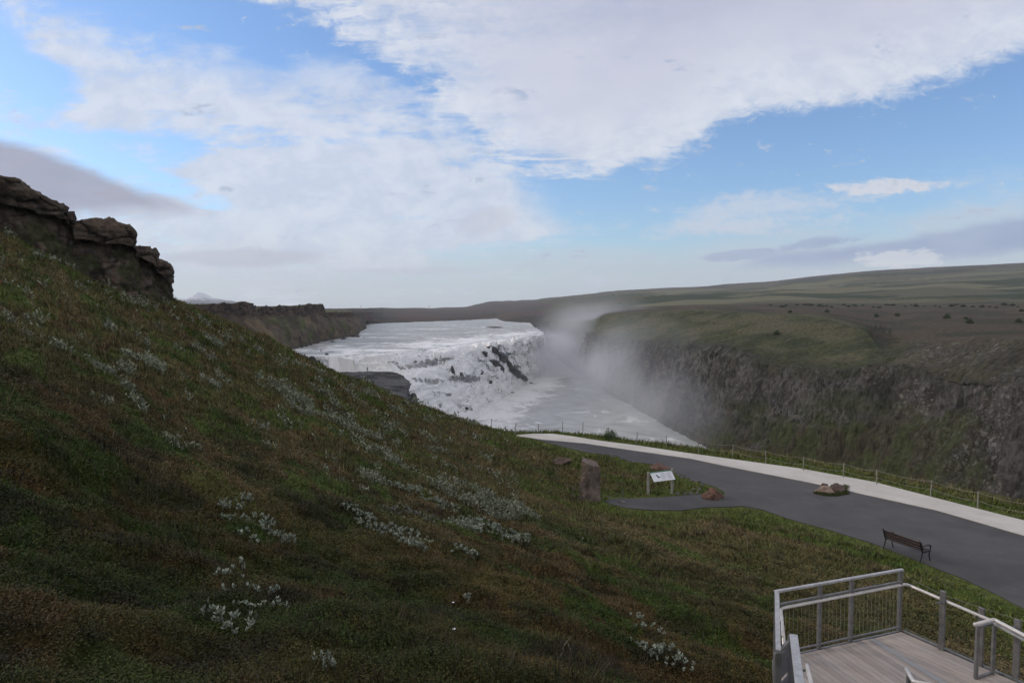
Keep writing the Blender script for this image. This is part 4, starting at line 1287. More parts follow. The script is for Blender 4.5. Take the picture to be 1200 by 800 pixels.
def ridge_rock(a, b, wid, hgt, seed, label):
    A_, B_ = hit(a[0], a[1], BV_FALLS), hit(b[0], b[1], BV_FALLS)
    d_ = B_ - A_
    L_ = d_.length
    o = rock('river_rock', (0, 0, 0), (L_ * 0.60, wid, hgt), M_ROCK_WET, seed, label, 'rock', 'dark rocks standing in the waterfall', detail=5, blocky=0.9, flat=0.6, rough=0.34)
    x_ = d_.normalized(); y_ = Vector((0, 0, 1)).cross(x_).normalized(); z_ = x_.cross(y_)
    o.matrix_world = Matrix.Translation((A_ + B_) / 2) @ Matrix((x_, y_, z_)).transposed().to_4x4()
    return o
ridge_rock((573, 408.5), (583, 413), 3.0, 2.6, 34, 'uppermost small rock of the long ridge splitting the falls')
ridge_rock((582, 413), (592, 423), 4.2, 4.0, 35, 'largest brown rock of the ridge splitting the falls')
ridge_rock((590, 420), (600, 435), 3.0, 3.4, 36, 'dark rock halfway down the ridge splitting the falls')
ridge_rock((598, 432), (608, 441), 3.6, 3.0, 37, 'steep dark rock low on the ridge splitting the falls')
ridge_rock((605, 440), (618, 444.5), 2.6, 2.0, 38, 'flat dark rock at the foot of the ridge where it meets the pool')
ridge_rock((574, 423.5), (583, 427), 2.4, 2.4, 39, 'upper rock of the short ridge left of the long ridge')
ridge_rock((582, 426.5), (590, 435.5), 2.4, 2.6, 40, 'lower rock of the short ridge left of the long ridge')
ridge_rock((565, 413), (571, 416), 1.6, 1.6, 41, 'small brown rock left of the upper end of the ridge')
def water_rock(px, py, w, h, z, seed, label, mat=M_ROCK_WET, name='river_rock', cat='rock', group=None):
    p = pz(px, py, z)
    k = p[1] / FPX
    return rock(name, (p[0], p[1], z), (w * k / 2, w * k / 2.4, h * k), mat, seed, label, cat, group, detail=3, blocky=0.7, flat=0.3, rough=0.25)
water_rock(383, 416, 5, 2.6, ZU, 51, 'small black rock in the river above the left end of the falls')
water_rock(376, 411.5, 3.5, 1.6, ZU, 52, 'tiny dark rock in the river nearer the left shore')
water_rock(416, 395.5, 13, 4.5, ZU, 53, 'dark boulder at the point of the left river bank')
water_rock(403, 398, 8, 3.0, ZU, 54, 'dark boulder on the shore left of the point')
water_rock(427, 396, 4, 1.3, ZU, 55, 'small rock in the water off the point of the left bank')
water_rock(390, 401.5, 7, 2.4, ZU, 57, 'dark boulder on the inner shore of the left bank')
water_rock(622, 449, 5, 1.6, ZL, 58, 'small dark rock in the gorge pool beyond the ridge')
o = water_rock(579, 384.0, 25, 1.8, ZU, 56, 'low dark islet in the middle of the upper river', simple_mat('islet', (0.085, 0.09, 0.075), 0.9, var=0.3, scale=0.3), 'islet', 'islet')

# boulders peeping over the hill brow near the falls
for (px, py, w, h, sd, lab) in [(366, 427, 13, 13, 61, 'dark boulder on the brow of the hill left of the falls'), (387, 436, 12, 7, 62, 'small dark boulder on the hill brow above the rock ledge')]:
    p = yy(px, py, 79)
    k = 79 / FPX
    rock('boulder', p, (w * k / 2, w * k / 2, h * k * 0.75), M_ROCK_WET, sd, lab, 'boulder', detail=4, blocky=0.7)

# ------------------------------------------------------------------ person on the ledge
def person(px, py, z, z2):
    p = pz(px, py, z)
    p[2] = z2 - 0.03
    t = thing('person', 'person in dark clothes standing on the flat rock ledge by the falls', 'person', tuple(p))
    me = bpy.data.meshes.new('body')
    vs = [(0, 0, 0.95), (0, 0, 1.2), (0, 0, 1.42), (0, 0, 1.52), (0, -0.02, 1.66),
          (-0.19, 0, 1.42), (-0.26, 0.02, 1.14), (-0.2, -0.16, 1.0), (0.19, 0, 1.42), (0.30, -0.02, 1.18), (0.22, -0.26, 1.34),
          (-0.1, 0, 0.9), (-0.12, 0.02, 0.5), (-0.13, 0.02, 0.07), (-0.13, -0.13, 0.04), (0.1, 0, 0.9), (0.13, -0.03, 0.5), (0.15, 0.03, 0.07), (0.16, -0.12, 0.04)]
    es = [(0, 1), (1, 2), (2, 3), (3, 4), (2, 5), (5, 6), (6, 7), (2, 8), (8, 9), (9, 10), (0, 11), (11, 12), (12, 13), (13, 14), (0, 15), (15, 16), (16, 17), (17, 18)]
    rad = [.17, .17, .17, .06, .11, .07, .055, .04, .07, .055, .04, .10, .075, .05, .045, .10, .075, .05, .045]
    me.from_pydata(vs, es, [])
    o = bpy.data.objects.new('body', me)
    COL.objects.link(o)
    o.modifiers.new('skin', 'SKIN')
    for i, r_ in enumerate(rad):
        me.skin_vertices[0].data[i].radius = (r_, r_)
    me.skin_vertices[0].data[0].use_root = True
    s = o.modifiers.new('sub', 'SUBSURF'); s.levels = 1; s.render_levels = 1
    me.materials.append(M_CLOTH)
    o.parent = t
    bm = bmesh.new()
    bmesh.ops.create_uvsphere(bm, u_segments=10, v_segments=8, radius=0.125)
    for v in bm.verts:
        v.co = Vector((v.co.x * 0.9, v.co.y + 0.02, v.co.z * 1.05 + 1.70))
    bm_obj('hat', bm, M_IRON, t, True)
    t.rotation_euler = (0, 0, R(150))
    return t
me_needs_skin = True
try:
    bl_ = bvh_of(OBJ_LEDGE)
    best = None
    for k_ in range(30):
        row = 435.4 + k_ * 0.2
        h_ = bl_.ray_cast(Vector((*pz(430.5, row, TOPZ)[:2], 0)), Vector((0, 0, -1)), 200)[0]
        if h_ is None: continue
        vis = 400 - FPX * (h_.z * CP + h_.y * SP) / (h_.y * CP - h_.z * SP)
        if best is None or vis < best[0]: best = (vis, row, h_.z)
    person(430.5, best[1], TOPZ, best[2])
except Exception as e:
    print('person', e)

# ------------------------------------------------------------------ memorial stone
ps = pz(690, 585, ZP)
gz0 = nz(ps[0], ps[1])
k = ps[1] / FPX
def mem_stone():
    H = 2.35
    k = ps[1] / FPX
    # outline corners: base and top (x right, y away)
    base = [(-14.5 * k, -0.15), (-3 * k, -0.55), (13 * k, -0.30), (12 * k, 0.45), (-9 * k, 0.5)]
    top = [(-8.5 * k, -0.10), (1.0 * k, -0.38), (12 * k, -0.16), (11 * k, 0.34), (-6 * k, 0.32)]
    topz = [H - 0.10, H - 0.28, H - 0.42, H - 0.22, H + 0.02]
    nl = 26
    pts = []
    for i in range(nl + 1):
        f = i / nl
        ring_ = []
        for (bx, by), (tx, ty), tz in zip(base, top, topz):
            f2 = f ** 0.85
            ring_.append(np.array([bx + (tx - bx) * f2, by + (ty - by) * f2, -0.4 + (tz + 0.4) * f]))
        pts.append(ring_)
    bm = bmesh.new()
    rings = []
    sub = 7
    for ring_ in pts:
        rr_ = []
        for a in range(5):
            for q in range(sub):
                p = ring_[a] * (1 - q / sub) + ring_[(a + 1) % 5] * (q / sub)
                rr_.append(p)
        rings.append(rr_)
    arr = np.array(rings)
    c0 = arr.mean(axis=1, keepdims=True)
    dv = arr - c0; dv[..., 2] = 0
    dv /= np.linalg.norm(dv, axis=2, keepdims=True)
    fl = arr.reshape(-1, 3)
    dsp = 0.10 * fbm(fl / 0.5, 4, 0.6) + 0.05 * fbm(np.stack([fl[:, 0] / 0.15, fl[:, 1] / 0.15, fl[:, 2] / 0.9], 1), 3)
    arr = arr + dv * dsp.reshape(arr.shape[0], -1, 1)
    VV = [[bm.verts.new(p) for p in r_] for r_ in arr]
    m = len(VV[0])
    for a, b in zip(VV[:-1], VV[1:]):
        for q in range(m):
            bm.faces.new((a[q], a[(q + 1) % m], b[(q + 1) % m], b[q]))
    c = bm.verts.new(np.array([v.co[:] for v in VV[-1]]).mean(axis=0) + np.array([0, 0, 0.06]))
    for q in range(m):
        bm.faces.new((VV[-1][q], VV[-1][(q + 1) % m], c))
    o = bm_obj('memorial_stone', bm, M_MEMORIAL, None, False)
    o.location = (ps[0], ps[1], ZP - 0.03)
    tag(o, 'tall upright brown standing stone on the grass beside the small path', 'standing stone')
mem_stone()

# rope barrier round the stone
def rope_barrier():
    pts = [(672, 587), (713.5, 594), (730, 588)]
    W = [Vector((*pz(a, b, ZP)[:2], 0)) for a, b in pts]
    t = thing('rope_barrier', 'thin wire barrier on small posts round the foot of the standing stone', 'barrier', (W[1].x, W[1].y, ZP))
    tops = []
    for w in W:
        z0 = nz(w.x, w.y)
        bm = bmesh.new()
        bm_tube(bm, [(w.x - W[1].x, w.y - W[1].y, z0 - 0.2 - ZP), (w.x - W[1].x, w.y - W[1].y, z0 + 0.75 - ZP)], 0.022, 6)
        bm_obj('post', bm, M_GALV, t)
        tops.append(Vector((w.x - W[1].x, w.y - W[1].y, z0 + 0.62 - ZP)))
    bm = bmesh.new()
    for a, b in zip(tops[:-1], tops[1:]):
        bm_tube(bm, [a, (a + b) / 2 + Vector((0, 0, -0.04)), b], 0.008, 5)
    bm_obj('wire', bm, M_GALV, t)
rope_barrier()

# ------------------------------------------------------------------ information sign
def sign():
    a = Vector(pz(759.5, 578.5, ZP)); b = Vector(pz(787.5, 577.5, ZP))
    mid = (a + b) / 2
    ang = math.atan2(b.y - a.y, b.x - a.x)
    t = thing('information_sign', 'white tilted information board on two pale posts by the path', 'sign', (mid.x, mid.y, ZP), ang)
    w = (b - a).length
    for s in (-1, 1):
        bm = bmesh.new()
        bm_box(bm, (s * w / 2, 0, 0.62 if s < 0 else 0.70), (0.13, 0.13, 1.36 if s < 0 else 1.52), None, 0.012)
        bm_obj('post', bm, M_SIGNPOST, t)
    # tilted panel: its lower edge comes towards the viewer
    d = Vector((0.10, -0.42, -0.40))
    tl = Vector((-w / 2 + 0.10, -0.02, 1.22)); tr = Vector((w / 2 - 0.06, 0.0, 1.33))
    up = d.cross(tr - tl).normalized()
    if up.z < 0: up = -up
    def quadslab(bm, p0, p1, p2, p3, th):
        vs = [bm.verts.new(p) for p in (p0, p1, p2, p3)] + [bm.verts.new(p - up * th) for p in (p0, p1, p2, p3)]
        for f in ((0, 1, 2, 3), (7, 6, 5, 4), (0, 4, 5, 1), (1, 5, 6, 2), (2, 6, 7, 3), (3, 7, 4, 0)):
            bm.faces.new([vs[i] for i in f])
    def at(u, v, lift=0.0):
        return tl + (tr - tl) * u + d * v + up * lift
    bm = bmesh.new()
    quadslab(bm, at(0, 0), at(0, 1), at(1, 1), at(1, 0), 0.03)
    pn = bm_obj('panel', bm, M_SIGNWHITE, t)
    bm = bmesh.new()
    quadslab(bm, at(0.0, -0.12, 0.012), at(0.0, -0.005, 0.012), at(1, -0.005, 0.012), at(1, -0.12, 0.012), 0.045)
    bm_obj('top_rail', bm, M_SIGNGREEN, t)
    bm = bmesh.new()
    quadslab(bm, at(0.22, 0.22, 0.006), at(0.25, 0.55, 0.006), at(0.33, 0.52, 0.006), at(0.27, 0.25, 0.006), 0.004)
    quadslab(bm, at(0.25, 0.50, 0.0065), at(0.27, 0.62, 0.0065), at(0.38, 0.6, 0.0065), at(0.36, 0.48, 0.0065), 0.004)
    bm_obj('picture', bm, M_SIGNDARK, pn)
    bm = bmesh.new()
    for c0 in (0.42, 0.70):
        for r_ in range(7):
            v0 = 0.14 + r_ * 0.105
            quadslab(bm, at(c0, v0, 0.006), at(c0, v0 + 0.035, 0.006), at(c0 + 0.23 - 0.05 * (r_ % 3 == 2), v0 + 0.035, 0.006), at(c0 + 0.23 - 0.05 * (r_ % 3 == 2), v0, 0.006), 0.004)
    bm_obj('text_lines', bm, M_SIGNGREY, pn)
sign()

# ------------------------------------------------------------------ rocks by the path
def path_rock(px, py, w, h, mat, seed, label, yd=0.8, name='boulder', cat='boulder', group=None, rz=0.0, detail=4, blocky=0.6, rough=0.2, sink=0.0):
    p = pz(px, py, ZP)
    k = p[1] / FPX
    return rock(name, (p[0], p[1], max(nz(p[0], p[1]), ZP) - sink), (w * k / 2 * 1.1, w * k / 2 * yd, h * k), mat, seed, label, cat, group, detail=detail, blocky=blocky, rz=rz, flat=0.2, rough=rough)
path_rock(835.5, 583, 25, 14.5, M_ROCK_RED, 71, 'squat reddish boulder at the tip of the grass island by the path fork')
path_rock(773, 549, 27, 6.0, M_ROCK_RED, 72, 'flat reddish boulder at the path edge behind the information board', yd=1.0)
path_rock(661, 541, 24, 6.5, M_ROCK_BROWN, 73, 'low brown boulder lying in the grass left of the standing stone', yd=0.9)
path_rock(718, 535, 8, 4.5, M_ROCK_GREY, 74, 'grey stone at the asphalt edge above the standing stone', yd=0.9)
path_rock(966, 577, 22, 8, M_ROCK_PINK, 75, 'pale pinkish boulder on the asphalt, front one of the cluster', rz=-0.3)
path_rock(981, 575.5, 19, 10, M_ROCK_BROWN, 76, 'brown mossy boulder on the asphalt, right one of the cluster')
path_rock(966, 570, 9, 5.5, M_ROCK_BROWN, 77, 'small dark boulder at the back of the cluster on the asphalt', detail=3)
stones = [(794, 578.5, 5), (802.5, 578.2, 4), (809.5, 578.4, 5), (817, 578, 4.5), (813, 573.5, 4), (819.5, 573.6, 4), (822.5, 568.3, 4), (816, 564.2, 4.5), (820.5, 563.5, 3.5), (811, 563, 5), (806, 560, 4), (799, 559.5, 4.5), (794, 556.5, 4), (790, 554, 3.5),
          (728, 537.5, 3.0), (738, 540.5, 4), (742, 541.2, 3.4), (708, 532.5, 3.2), (697, 531.2, 3.4)]
for i, (a, b, s) in enumerate(stones):
    lab = 'small grey stone in the curved row edging the grass beside the board' if i < 14 else 'small grey stone on the upper asphalt edge above the standing stone'
    path_rock(a, b, s * 1.25, s * 0.62, M_ROCK_GREY, 100 + i, lab, name='edging_stone', cat='stone', group='edging stones of the grass island', detail=3, rough=0.12)
path_rock(729, 588.0, 9, 2.5, M_ROCK_GREY, 130, 'flat grey stone at the left end of the small path', name='flat_stone', cat='stone', detail=3)

def tuft_obj(name, centres, n, spread, hgt, colour, label, cat, seed, group=None, width=0.03, mat=None, stuff=False):
    rng = np.random.default_rng(seed)
    cs = np.array(centres)
    i = rng.integers(0, len(cs), n)
    a = rng.uniform(0, 2 * np.pi, n)
    q = np.sqrt(rng.random(n)) * spread
    x = cs[i, 0] + q * np.cos(a); y = cs[i, 1] + q * np.sin(a)
    z = cs[i, 2]
    b = rng.uniform(0, 2 * np.pi, n)
    h = hgt * rng.uniform(0.4, 1.2, n) * (1 - 0.5 * (q / spread) ** 2)
    ln = h * rng.uniform(0.2, 0.9, n)
    w = width * rng.uniform(0.6, 1.5, n)
    base = np.stack([x, y, z - 0.03 + 0 * x], 1)
    sd = np.stack([np.cos(a + 1.3), np.sin(a + 1.3), 0 * a], 1) * (w / 2)[:, None]
    tip = base + np.stack([np.cos(b) * ln, np.sin(b) * ln, h], 1)
    V = np.stack([base - sd, base + sd, tip], 1).reshape(-1, 3)
    c = np.array(colour) * rng.lognormal(0, 0.35, (n, 1))
    o0 = np.array(centres[0])
    o = raw_mesh(name, V - o0, np.arange(3 * n).reshape(n, 3), M_LEAF, np.repeat(c, 3, axis=0), smooth=False)
    o.location = o0
    if stuff:
        o['kind'] = 'stuff'; o['label'] = label
    else:
        tag(o, label, cat, group)
    return o
cl_pts = []
for a in np.linspace(0, 1, 14):
    q = pz(958 + 32 * a, 578 - 0.5 * a + 2.5 * math.sin(a * 3.1), ZP); cl_pts.append((q[0], q[1], ZP))
for a in np.linspace(0, 1, 6):
    q = pz(990 + 1 * a, 578 - 8 * a, ZP); cl_pts.append((q[0], q[1], ZP))
tuft_obj('grass_tuft', cl_pts, 3200, 0.24, 0.22, (0.065, 0.08, 0.028), 'long green grass growing round the boulder cluster on the asphalt', 'grass', 5, stuff=True)

# bush by the fence
q = pz(716, 514.5, ZP)
def round_bush(name, loc, rad, hgt, n, colour, seed, label, cat='bush', group=None, leaf=0.09):
    rng = np.random.default_rng(seed)
    t = thing(name, label, cat, tuple(loc), 0, group)
    d = rng.normal(size=(n, 3)); d /= np.linalg.norm(d, axis=1)[:, None]
    d[:, 2] = np.abs(d[:, 2])
    lob = 1 + 0.35 * fbm(d * 1.8 + seed, 3)
    p = d * (rng.random(n) ** 0.35 * lob)[:, None] * np.array([rad, rad, hgt])
    a = rng.normal(size=(n, 3)) * leaf * 0.6
    b = rng.normal(size=(n, 3)) * leaf * 0.6
    V = np.stack([p, p + a, p + b], 1).reshape(-1, 3)
    c = np.array(colour) * rng.lognormal(0, 0.3, (n, 1))
    raw_mesh('foliage', V, np.arange(3 * n).reshape(n, 3), M_LEAF, np.repeat(c, 3, axis=0), smooth=False, parent=t)
    for k in range(5):
        bm = bmesh.new()
        aa = rng.uniform(0, 6.28)
        bm_tube(bm, [(0, 0, -0.1 * hgt), (math.cos(aa) * rad * .3, math.sin(aa) * rad * .3, hgt * .4), (math.cos(aa) * rad * .6, math.sin(aa) * rad * .6, hgt * .8)], [rad * .03, rad * .02, rad * .01], 4)
        bm_obj('stem', bm, M_STEM, t)
    return t
round_bush('bush', (q[0], q[1] + 0.3, nz(q[0], q[1]) - 0.05), 0.65, 0.75, 1500, (0.05, 0.085, 0.025), 9, 'small round green bush by the rope fence at the gorge edge', leaf=0.08)

# bushes on the far plateau
bl = [(1027, 371.5, 5, 'dark round bush on the plateau, left of a pair'), (1051, 370.5, 5.5, 'dark round bush on the plateau, right of a pair'), (1110, 373, 7, 'broad low bush on the brown plateau'),
      (1136, 379, 7.5, 'bright green bush nearest the canyon rim at the right'), (1194, 378, 6, 'dark bush at the right end of the plateau rim'), (969, 366, 4.5, 'tall dark bush above the green canyon shoulder'),
      (926, 366.5, 4, 'small dark bush far left on the brown plateau'), (910, 391.5, 5.5, 'dark bush on the green grassy shoulder above the cliff'), (1132, 374, 3.5, 'small bush just behind the bright green one'), (1197, 365, 4, 'small bush far back on the plateau at the right')]
for i, (a, b, s, lab) in enumerate(bl):
    p = hit(a, b, BV_WALL)
    if p is None: continue
    k = p.y / FPX
    round_bush('bush', (p.x, p.y, p.z - 0.2), s * k * 0.6, s * k * 0.85, 900, (0.042, 0.062, 0.024), 200 + i, lab, group='bushes on the far plateau', leaf=0.35)
proto = None
rg = random.Random(4)
for i in range(34):
    a = 905 + i * 9.0 + rg.uniform(-3, 3); b = 358.5 + rg.uniform(-1.2, 1.6) + (i % 3) * 0.4
    p = hit(a, b, BV_WALL)
    if p is None: continue
    k = p.y / FPX
    if proto is None:
        proto = round_bush('low_bush', (0, 0, 0), 1, 1, 260, (0.04, 0.052, 0.026), 300, 'low dark bush in the distant row across the plateau', group='distant row of bushes', leaf=0.35)
        o = proto; kids = list(proto.children)
    else:
        o = proto.copy(); COL.objects.link(o)
        for ch in kids:
            c2 = ch.copy(); COL.objects.link(c2); c2.parent = o
    s = rg.uniform(1.6, 3.4) * k
    o.location = (p.x, p.y, p.z - 0.15); o.scale = (s * rg.uniform(0.7, 1.5), s, s * rg.uniform(.6, 1.0)); o.rotation_euler = (0, 0, rg.uniform(0, 6))

# poles on the skyline
for i, (a, lab) in enumerate([(423, 'faint thin pole on the skyline above the left river bank'), (503, 'faint thin pole on the skyline right of the middle of the river')]):
    p = Vector(yy(a, 362.5, 1500))
    t = thing('utility_pole', lab, 'pole', tuple(p), 0, 'poles on the skyline')
    bm = bmesh.new(); bm_tube(bm, [(0, 0, -3), (0, 0, 9)], [0.5, 0.3], 6); bm_obj('mast', bm, M_POSTWOOD, t)
    bm = bmesh.new(); bm_bar(bm, (-2.0, 0, 7.6), (2.0, 0, 7.6), 0.3, 0.3); bm_obj('crossarm', bm, M_POSTWOOD, t)

# ------------------------------------------------------------------ rope fence
def rope_fence():
    fp = [(576, 503.0, 0), (604, 508.9, 0), (631.5, 504.2, 0), (659, 506.6, 0), (683, 510.0, 0.08), (713.5, 514.5, 0), (746, 520.3, 0), (781, 525.0, 0), (818.5, 531, 0), (858, 536, 0), (897.5, 544, 0), (941.5, 552, 0), (988, 560, 0), (1027.5, 568, 0), (1090.5, 582, 0), (1146, 596.5, 0), (1212, 612, 0), (1290, 636, 0)]
    W = []
    for i, (a, b, l) in enumerate(fp):
        if i == 0:
            p = Vector(yy(a, b + 4, 62))
        else:
            p = Vector(pz(a, b - 0.6, ZP))
        z0 = nz(p.x, p.y)
        W.append(Vector((p.x, p.y, z0)))
    o0 = W[0].copy()
    t = thing('rope_fence', 'low fence of grey posts and two ropes along the gorge edge', 'fence', tuple(o0))
    tops = []
    for i, p in enumerate(W):
        h = 0.98 if i != 4 else 1.12
        lean = (0.05 * math.sin(i * 2.3), 0.04 * math.cos(i * 1.7))
        bm = bmesh.new()
        a = p - o0
        bm_bar(bm, a + Vector((0, 0, -0.3)), a + Vector((lean[0], lean[1], h)), 0.052, 0.052, 0.005)
        bm_obj('post', bm, M_POSTWOOD, t)
        tops.append((a, lean, h))
    for lev in (0.93, 0.48):
        bm = bmesh.new()
        pts = []
        for i in range(len(tops) - 1):
            a, la, ha = tops[i]; b, lb, hb = tops[i + 1]
            pa = a + Vector((la[0] * lev, la[1] * lev - 0.055, lev)); pb = b + Vector((lb[0] * lev, lb[1] * lev - 0.055, lev))
            for q in range(6):
                f = q / 6
                pts.append(pa.lerp(pb, f) + Vector((0, 0, -0.10 * 4 * f * (1 - f))))
        pts.append(pb)
        bm_tube(bm, pts, 0.010, 5)
        bm_obj('rope', bm, M_ROPE, t)
rope_fence()

# ------------------------------------------------------------------ bench
def bench():
    A = Vector(pz(1037, 641.5, ZP)); B = Vector(pz(1082.5, 658.5, ZP))
    d = (B - A); L = d.length
    ang = math.atan2(d.y, d.x)
    # local x along the bench, local +y towards the path
    mid = (A + B) / 2
    t = thing('park_bench', 'dark wooden slatted bench with black iron arms at the grass edge', 'bench', (mid.x, mid.y, ZP + 0.0), ang)
    # local y points to the left of the direction A->B, which is the path side
    st = bmesh.new()
    for k in range(5):
        bm_bar(st, (-L / 2, 0.02 + k * 0.095, 0.45 + (0.012 if k == 4 else 0)), (L / 2, 0.02 + k * 0.095, 0.45 + (0.012 if k == 4 else 0)), 0.078, 0.034, 0.005)
    bm_obj('seat', st, M_BENCHWOOD, t)
    bk = bmesh.new()
    for k in range(3):
        y = -0.05 - 0.045 * k; z = 0.56 + k * 0.125
        bm_bar(bk, (-L / 2, y, z), (L / 2, y, z), 0.034, 0.105, 0.005, up=(0, -0.33, 1))
    bm_obj('backrest', bk, M_BENCHWOOD, t)
    for s in (-1, 1):
        x = s * (L / 2 - 0.05)
        fr = bmesh.new()
        bm_tube(fr, [(x, -0.22, 0.93), (x, -0.10, 0.56), (x, -0.03, 0.42), (x, -0.08, 0.2), (x, -0.16, 0.0)], 0.024, 6)
        bm_tube(fr, [(x, -0.03, 0.42), (x, 0.2, 0.40), (x, 0.42, 0.43)], 0.022, 6)
        bm_tube(fr, [(x, 0.42, 0.66), (x, 0.46, 0.55), (x, 0.40, 0.40), (x, 0.38, 0.2), (x, 0.46, 0.0)], 0.024, 6)
        bm_obj('end_frame', fr, M_IRON, t)
        ar = bmesh.new()
        bm_tube(ar, [(x, -0.13, 0.66), (x, 0.1, 0.69), (x, 0.36, 0.69), (x, 0.46, 0.66), (x, 0.48, 0.60), (x, 0.43, 0.57)], [0.02, 0.024, 0.028, 0.028, 0.024, 0.02], 6)
        bm_obj('armrest', ar, M_IRON, t)
bench()

# ------------------------------------------------------------------ viewing deck
ZD = -6.0
def V3(p): return Vector((p[0], p[1], p[2]))
def deck():
    B = V3(pz(1056, 740, ZD)); A = V3(pz(911, 772, ZD)); C = V3(pz(1196, 801, ZD))
    J1 = V3(pz(1017, 748.5, ZD)); J2 = V3(pz(1101, 800, ZD))
    rd = (C - B).normalized()
    ext = 3.0
    C2 = C + rd * ext
    jd = (J2 - J1).normalized()
    J3 = J2 + jd * 3.0
    A2 = V3(pz(940, 812, ZD)) + Vector((-0.9, -1.6, 0))
    D = Vector((A2.x + 0.3, A2.y - 0.5, ZD))
    t = thing('viewing_deck', 'weathered wooden viewing deck with grey boards and metal edge', 'deck', (B.x, B.y, ZD))
    o0 = Vector((B.x, B.y, ZD))
    edge_a = A - B
    ead = edge_a.normalized()
    rng = random.Random(3)
    def planks(name, poly, dirv, width, tone, seed, z=0.0):
        """boards clipped to poly, running along dirv"""
        u = Vector((dirv.x, dirv.y)).normalized(); v = Vector((-u.y, u.x))
        P = [Vector((p.x, p.y)) for p in poly]
        vs_ = [p.dot(v) for p in P]
        lo, hi = min(vs_), max(vs_)
        bm = bmesh.new()
        cl = bm.loops.layers.float_color.new('Col') if False else None
        allc, alla = [], []
        rr = random.Random(seed)
        k = lo
        verts, faces, colr, along = [], [], [], []
        while k < hi:
            a0, a1 = k + 0.004, k + width - 0.004
            # clip polygon by strip
            def clip(pts, nrm, lim, sign):
                out = []
                for i in range(len(pts)):
                    p, q = pts[i], pts[(i + 1) % len(pts)]
                    dp = (p.dot(nrm) - lim) * sign; dq = (q.dot(nrm) - lim) * sign
                    if dp >= 0: out.append(p)
                    if dp * dq < 0:
                        f = dp / (dp - dq); out.append(p + (q - p) * f)
                return out
            pts = clip(P, v, a0, 1)
            if len(pts) > 2: pts = clip(pts, v, a1, -1)
            if len(pts) > 2:
                area = 0
                for i in range(len(pts)):
                    p, q = pts[i], pts[(i + 1) % len(pts)]
                    area += p.x * q.y - q.x * p.y
                if area < 0: pts = pts[::-1]
                f_ = rr.uniform(0.8, 1.15); warm = rr.uniform(-0.02, 0.03)
                c = (tone[0] * f_ + warm, tone[1] * f_ + warm * 0.4, tone[2] * f_)
                dz = rr.uniform(-0.002, 0.002) + z
                n0 = len(verts)
                off = rr.uniform(0, 40)
                for p in pts:
                    verts.append((p.x - o0.x, p.y - o0.y, dz)); colr.append(c); along.append((p.dot(u) + off, p.dot(v) + off * 3, 0))
                for p in pts:
                    verts.append((p.x - o0.x, p.y - o0.y, dz - 0.035)); colr.append(c); along.append((p.dot(u) + off, p.dot(v) + off * 3, 0))
                m = len(pts)
                faces.append([n0 + i for i in range(m)])
                for i in range(m):
                    faces.append([n0 + (i + 1) % m, n0 + i, n0 + m + i, n0 + m + (i + 1) % m])
            k += width
        me = bpy.data.meshes.new(name)
        me.from_pydata(verts, [], faces)
        a = me.color_attributes.new('Col', 'FLOAT_COLOR', 'POINT')
        for i, c in enumerate(colr): a.data[i].color = (*c, 1)
        b = me.attributes.new('along', 'FLOAT_VECTOR', 'POINT')
        for i, c in enumerate(along): b.data[i].vector = c
        me.materials.append(M_PLANK)
        o = bpy.data.objects.new(name, me); COL.objects.link(o); o.parent = t
        return o
    # point where the joint meets the back edge
    sd = Vector((-jd.y, jd.x, 0))
    off = 0.05
    planks('deck_boards', [J1 - sd * -off * 0, A, A + Vector((0.02, -0.1, 0)), A2, D, J3], jd, 0.118, (0.40, 0.355, 0.315), 1)
    pj = rd
    planks('deck_boards', [J1 + Vector((0.15, 0.04, 0)), J3 + Vector((0.15, 0, 0)), C2, B], rd, 0.118, (0.44, 0.385, 0.335), 2)
    # joint board
    planks('joint_board', [J1 + Vector((0.008, 0.0, 0)), J3 + Vector((0.008, 0, 0)), J3 + Vector((0.142, 0, 0)), J1 + Vector((0.142, 0.035, 0))], jd, 0.5, (0.40, 0.395, 0.385), 4, 0.003)
    def L(p): return Vector(p) - o0
    bm = bmesh.new()
    bm_bar(bm, L(B) + Vector((0.05, 0.03, -0.07)), L(C2) + Vector((0.05, 0.03, -0.07)), 0.06, 0.18, 0.004)
    bm_bar(bm, L(B) + Vector((0.02, 0.06, -0.09)), L(A) + Vector((-0.05, 0.03, -0.09)), 0.05, 0.18, 0.004)
    bm_bar(bm, L(A) + Vector((-0.06, 0.0, -0.09)), L(A2) + Vector((-0.06, 0, -0.09)), 0.05, 0.18, 0.004)
    bm_obj('edge_frame', bm, M_GALV, t)
    for f in (0.0, 0.35, 0.7):
        for P0 in (A.lerp(B, f + 0.1), A2.lerp(C2, f + 0.1)):
            p = L(P0)
            bm = bmesh.new()
            bm_bar(bm, p + Vector((0, -0.3, -0.12)), p + Vector((0, -0.3, nz(P0.x, P0.y) - ZD - 0.4)), 0.14, 0.14)
            bm_obj('support_post', bm, M_GALV, t)

    # ---- back railing
    r = thing('guard_rail', 'grey steel railing with pale tube handrail along the back of the deck', 'railing', (B.x, B.y, ZD))
    ztop = -4.87 - ZD; zmid = ztop - 0.19; zh = -5.13 - ZD
    outn = Vector((-(A - B).y, (A - B).x, 0)).normalized()
    if outn.y < 0: outn = -outn
    ow = outn * 0.05
    bases = [V3(pz(a, b, ZD)) for a, b in ((1056, 740), (999, 752.5), (962, 760.5))] + [A]
    for p in bases:
        bm = bmesh.new()
        q = L(p) + ow
        bm_bar(bm, q + Vector((0, 0, -0.2)), q + Vector((0, 0, ztop)), 0.05, 0.09, 0.004)
        bm_obj('post', bm, M_GALV, r)
    bm = bmesh.new()
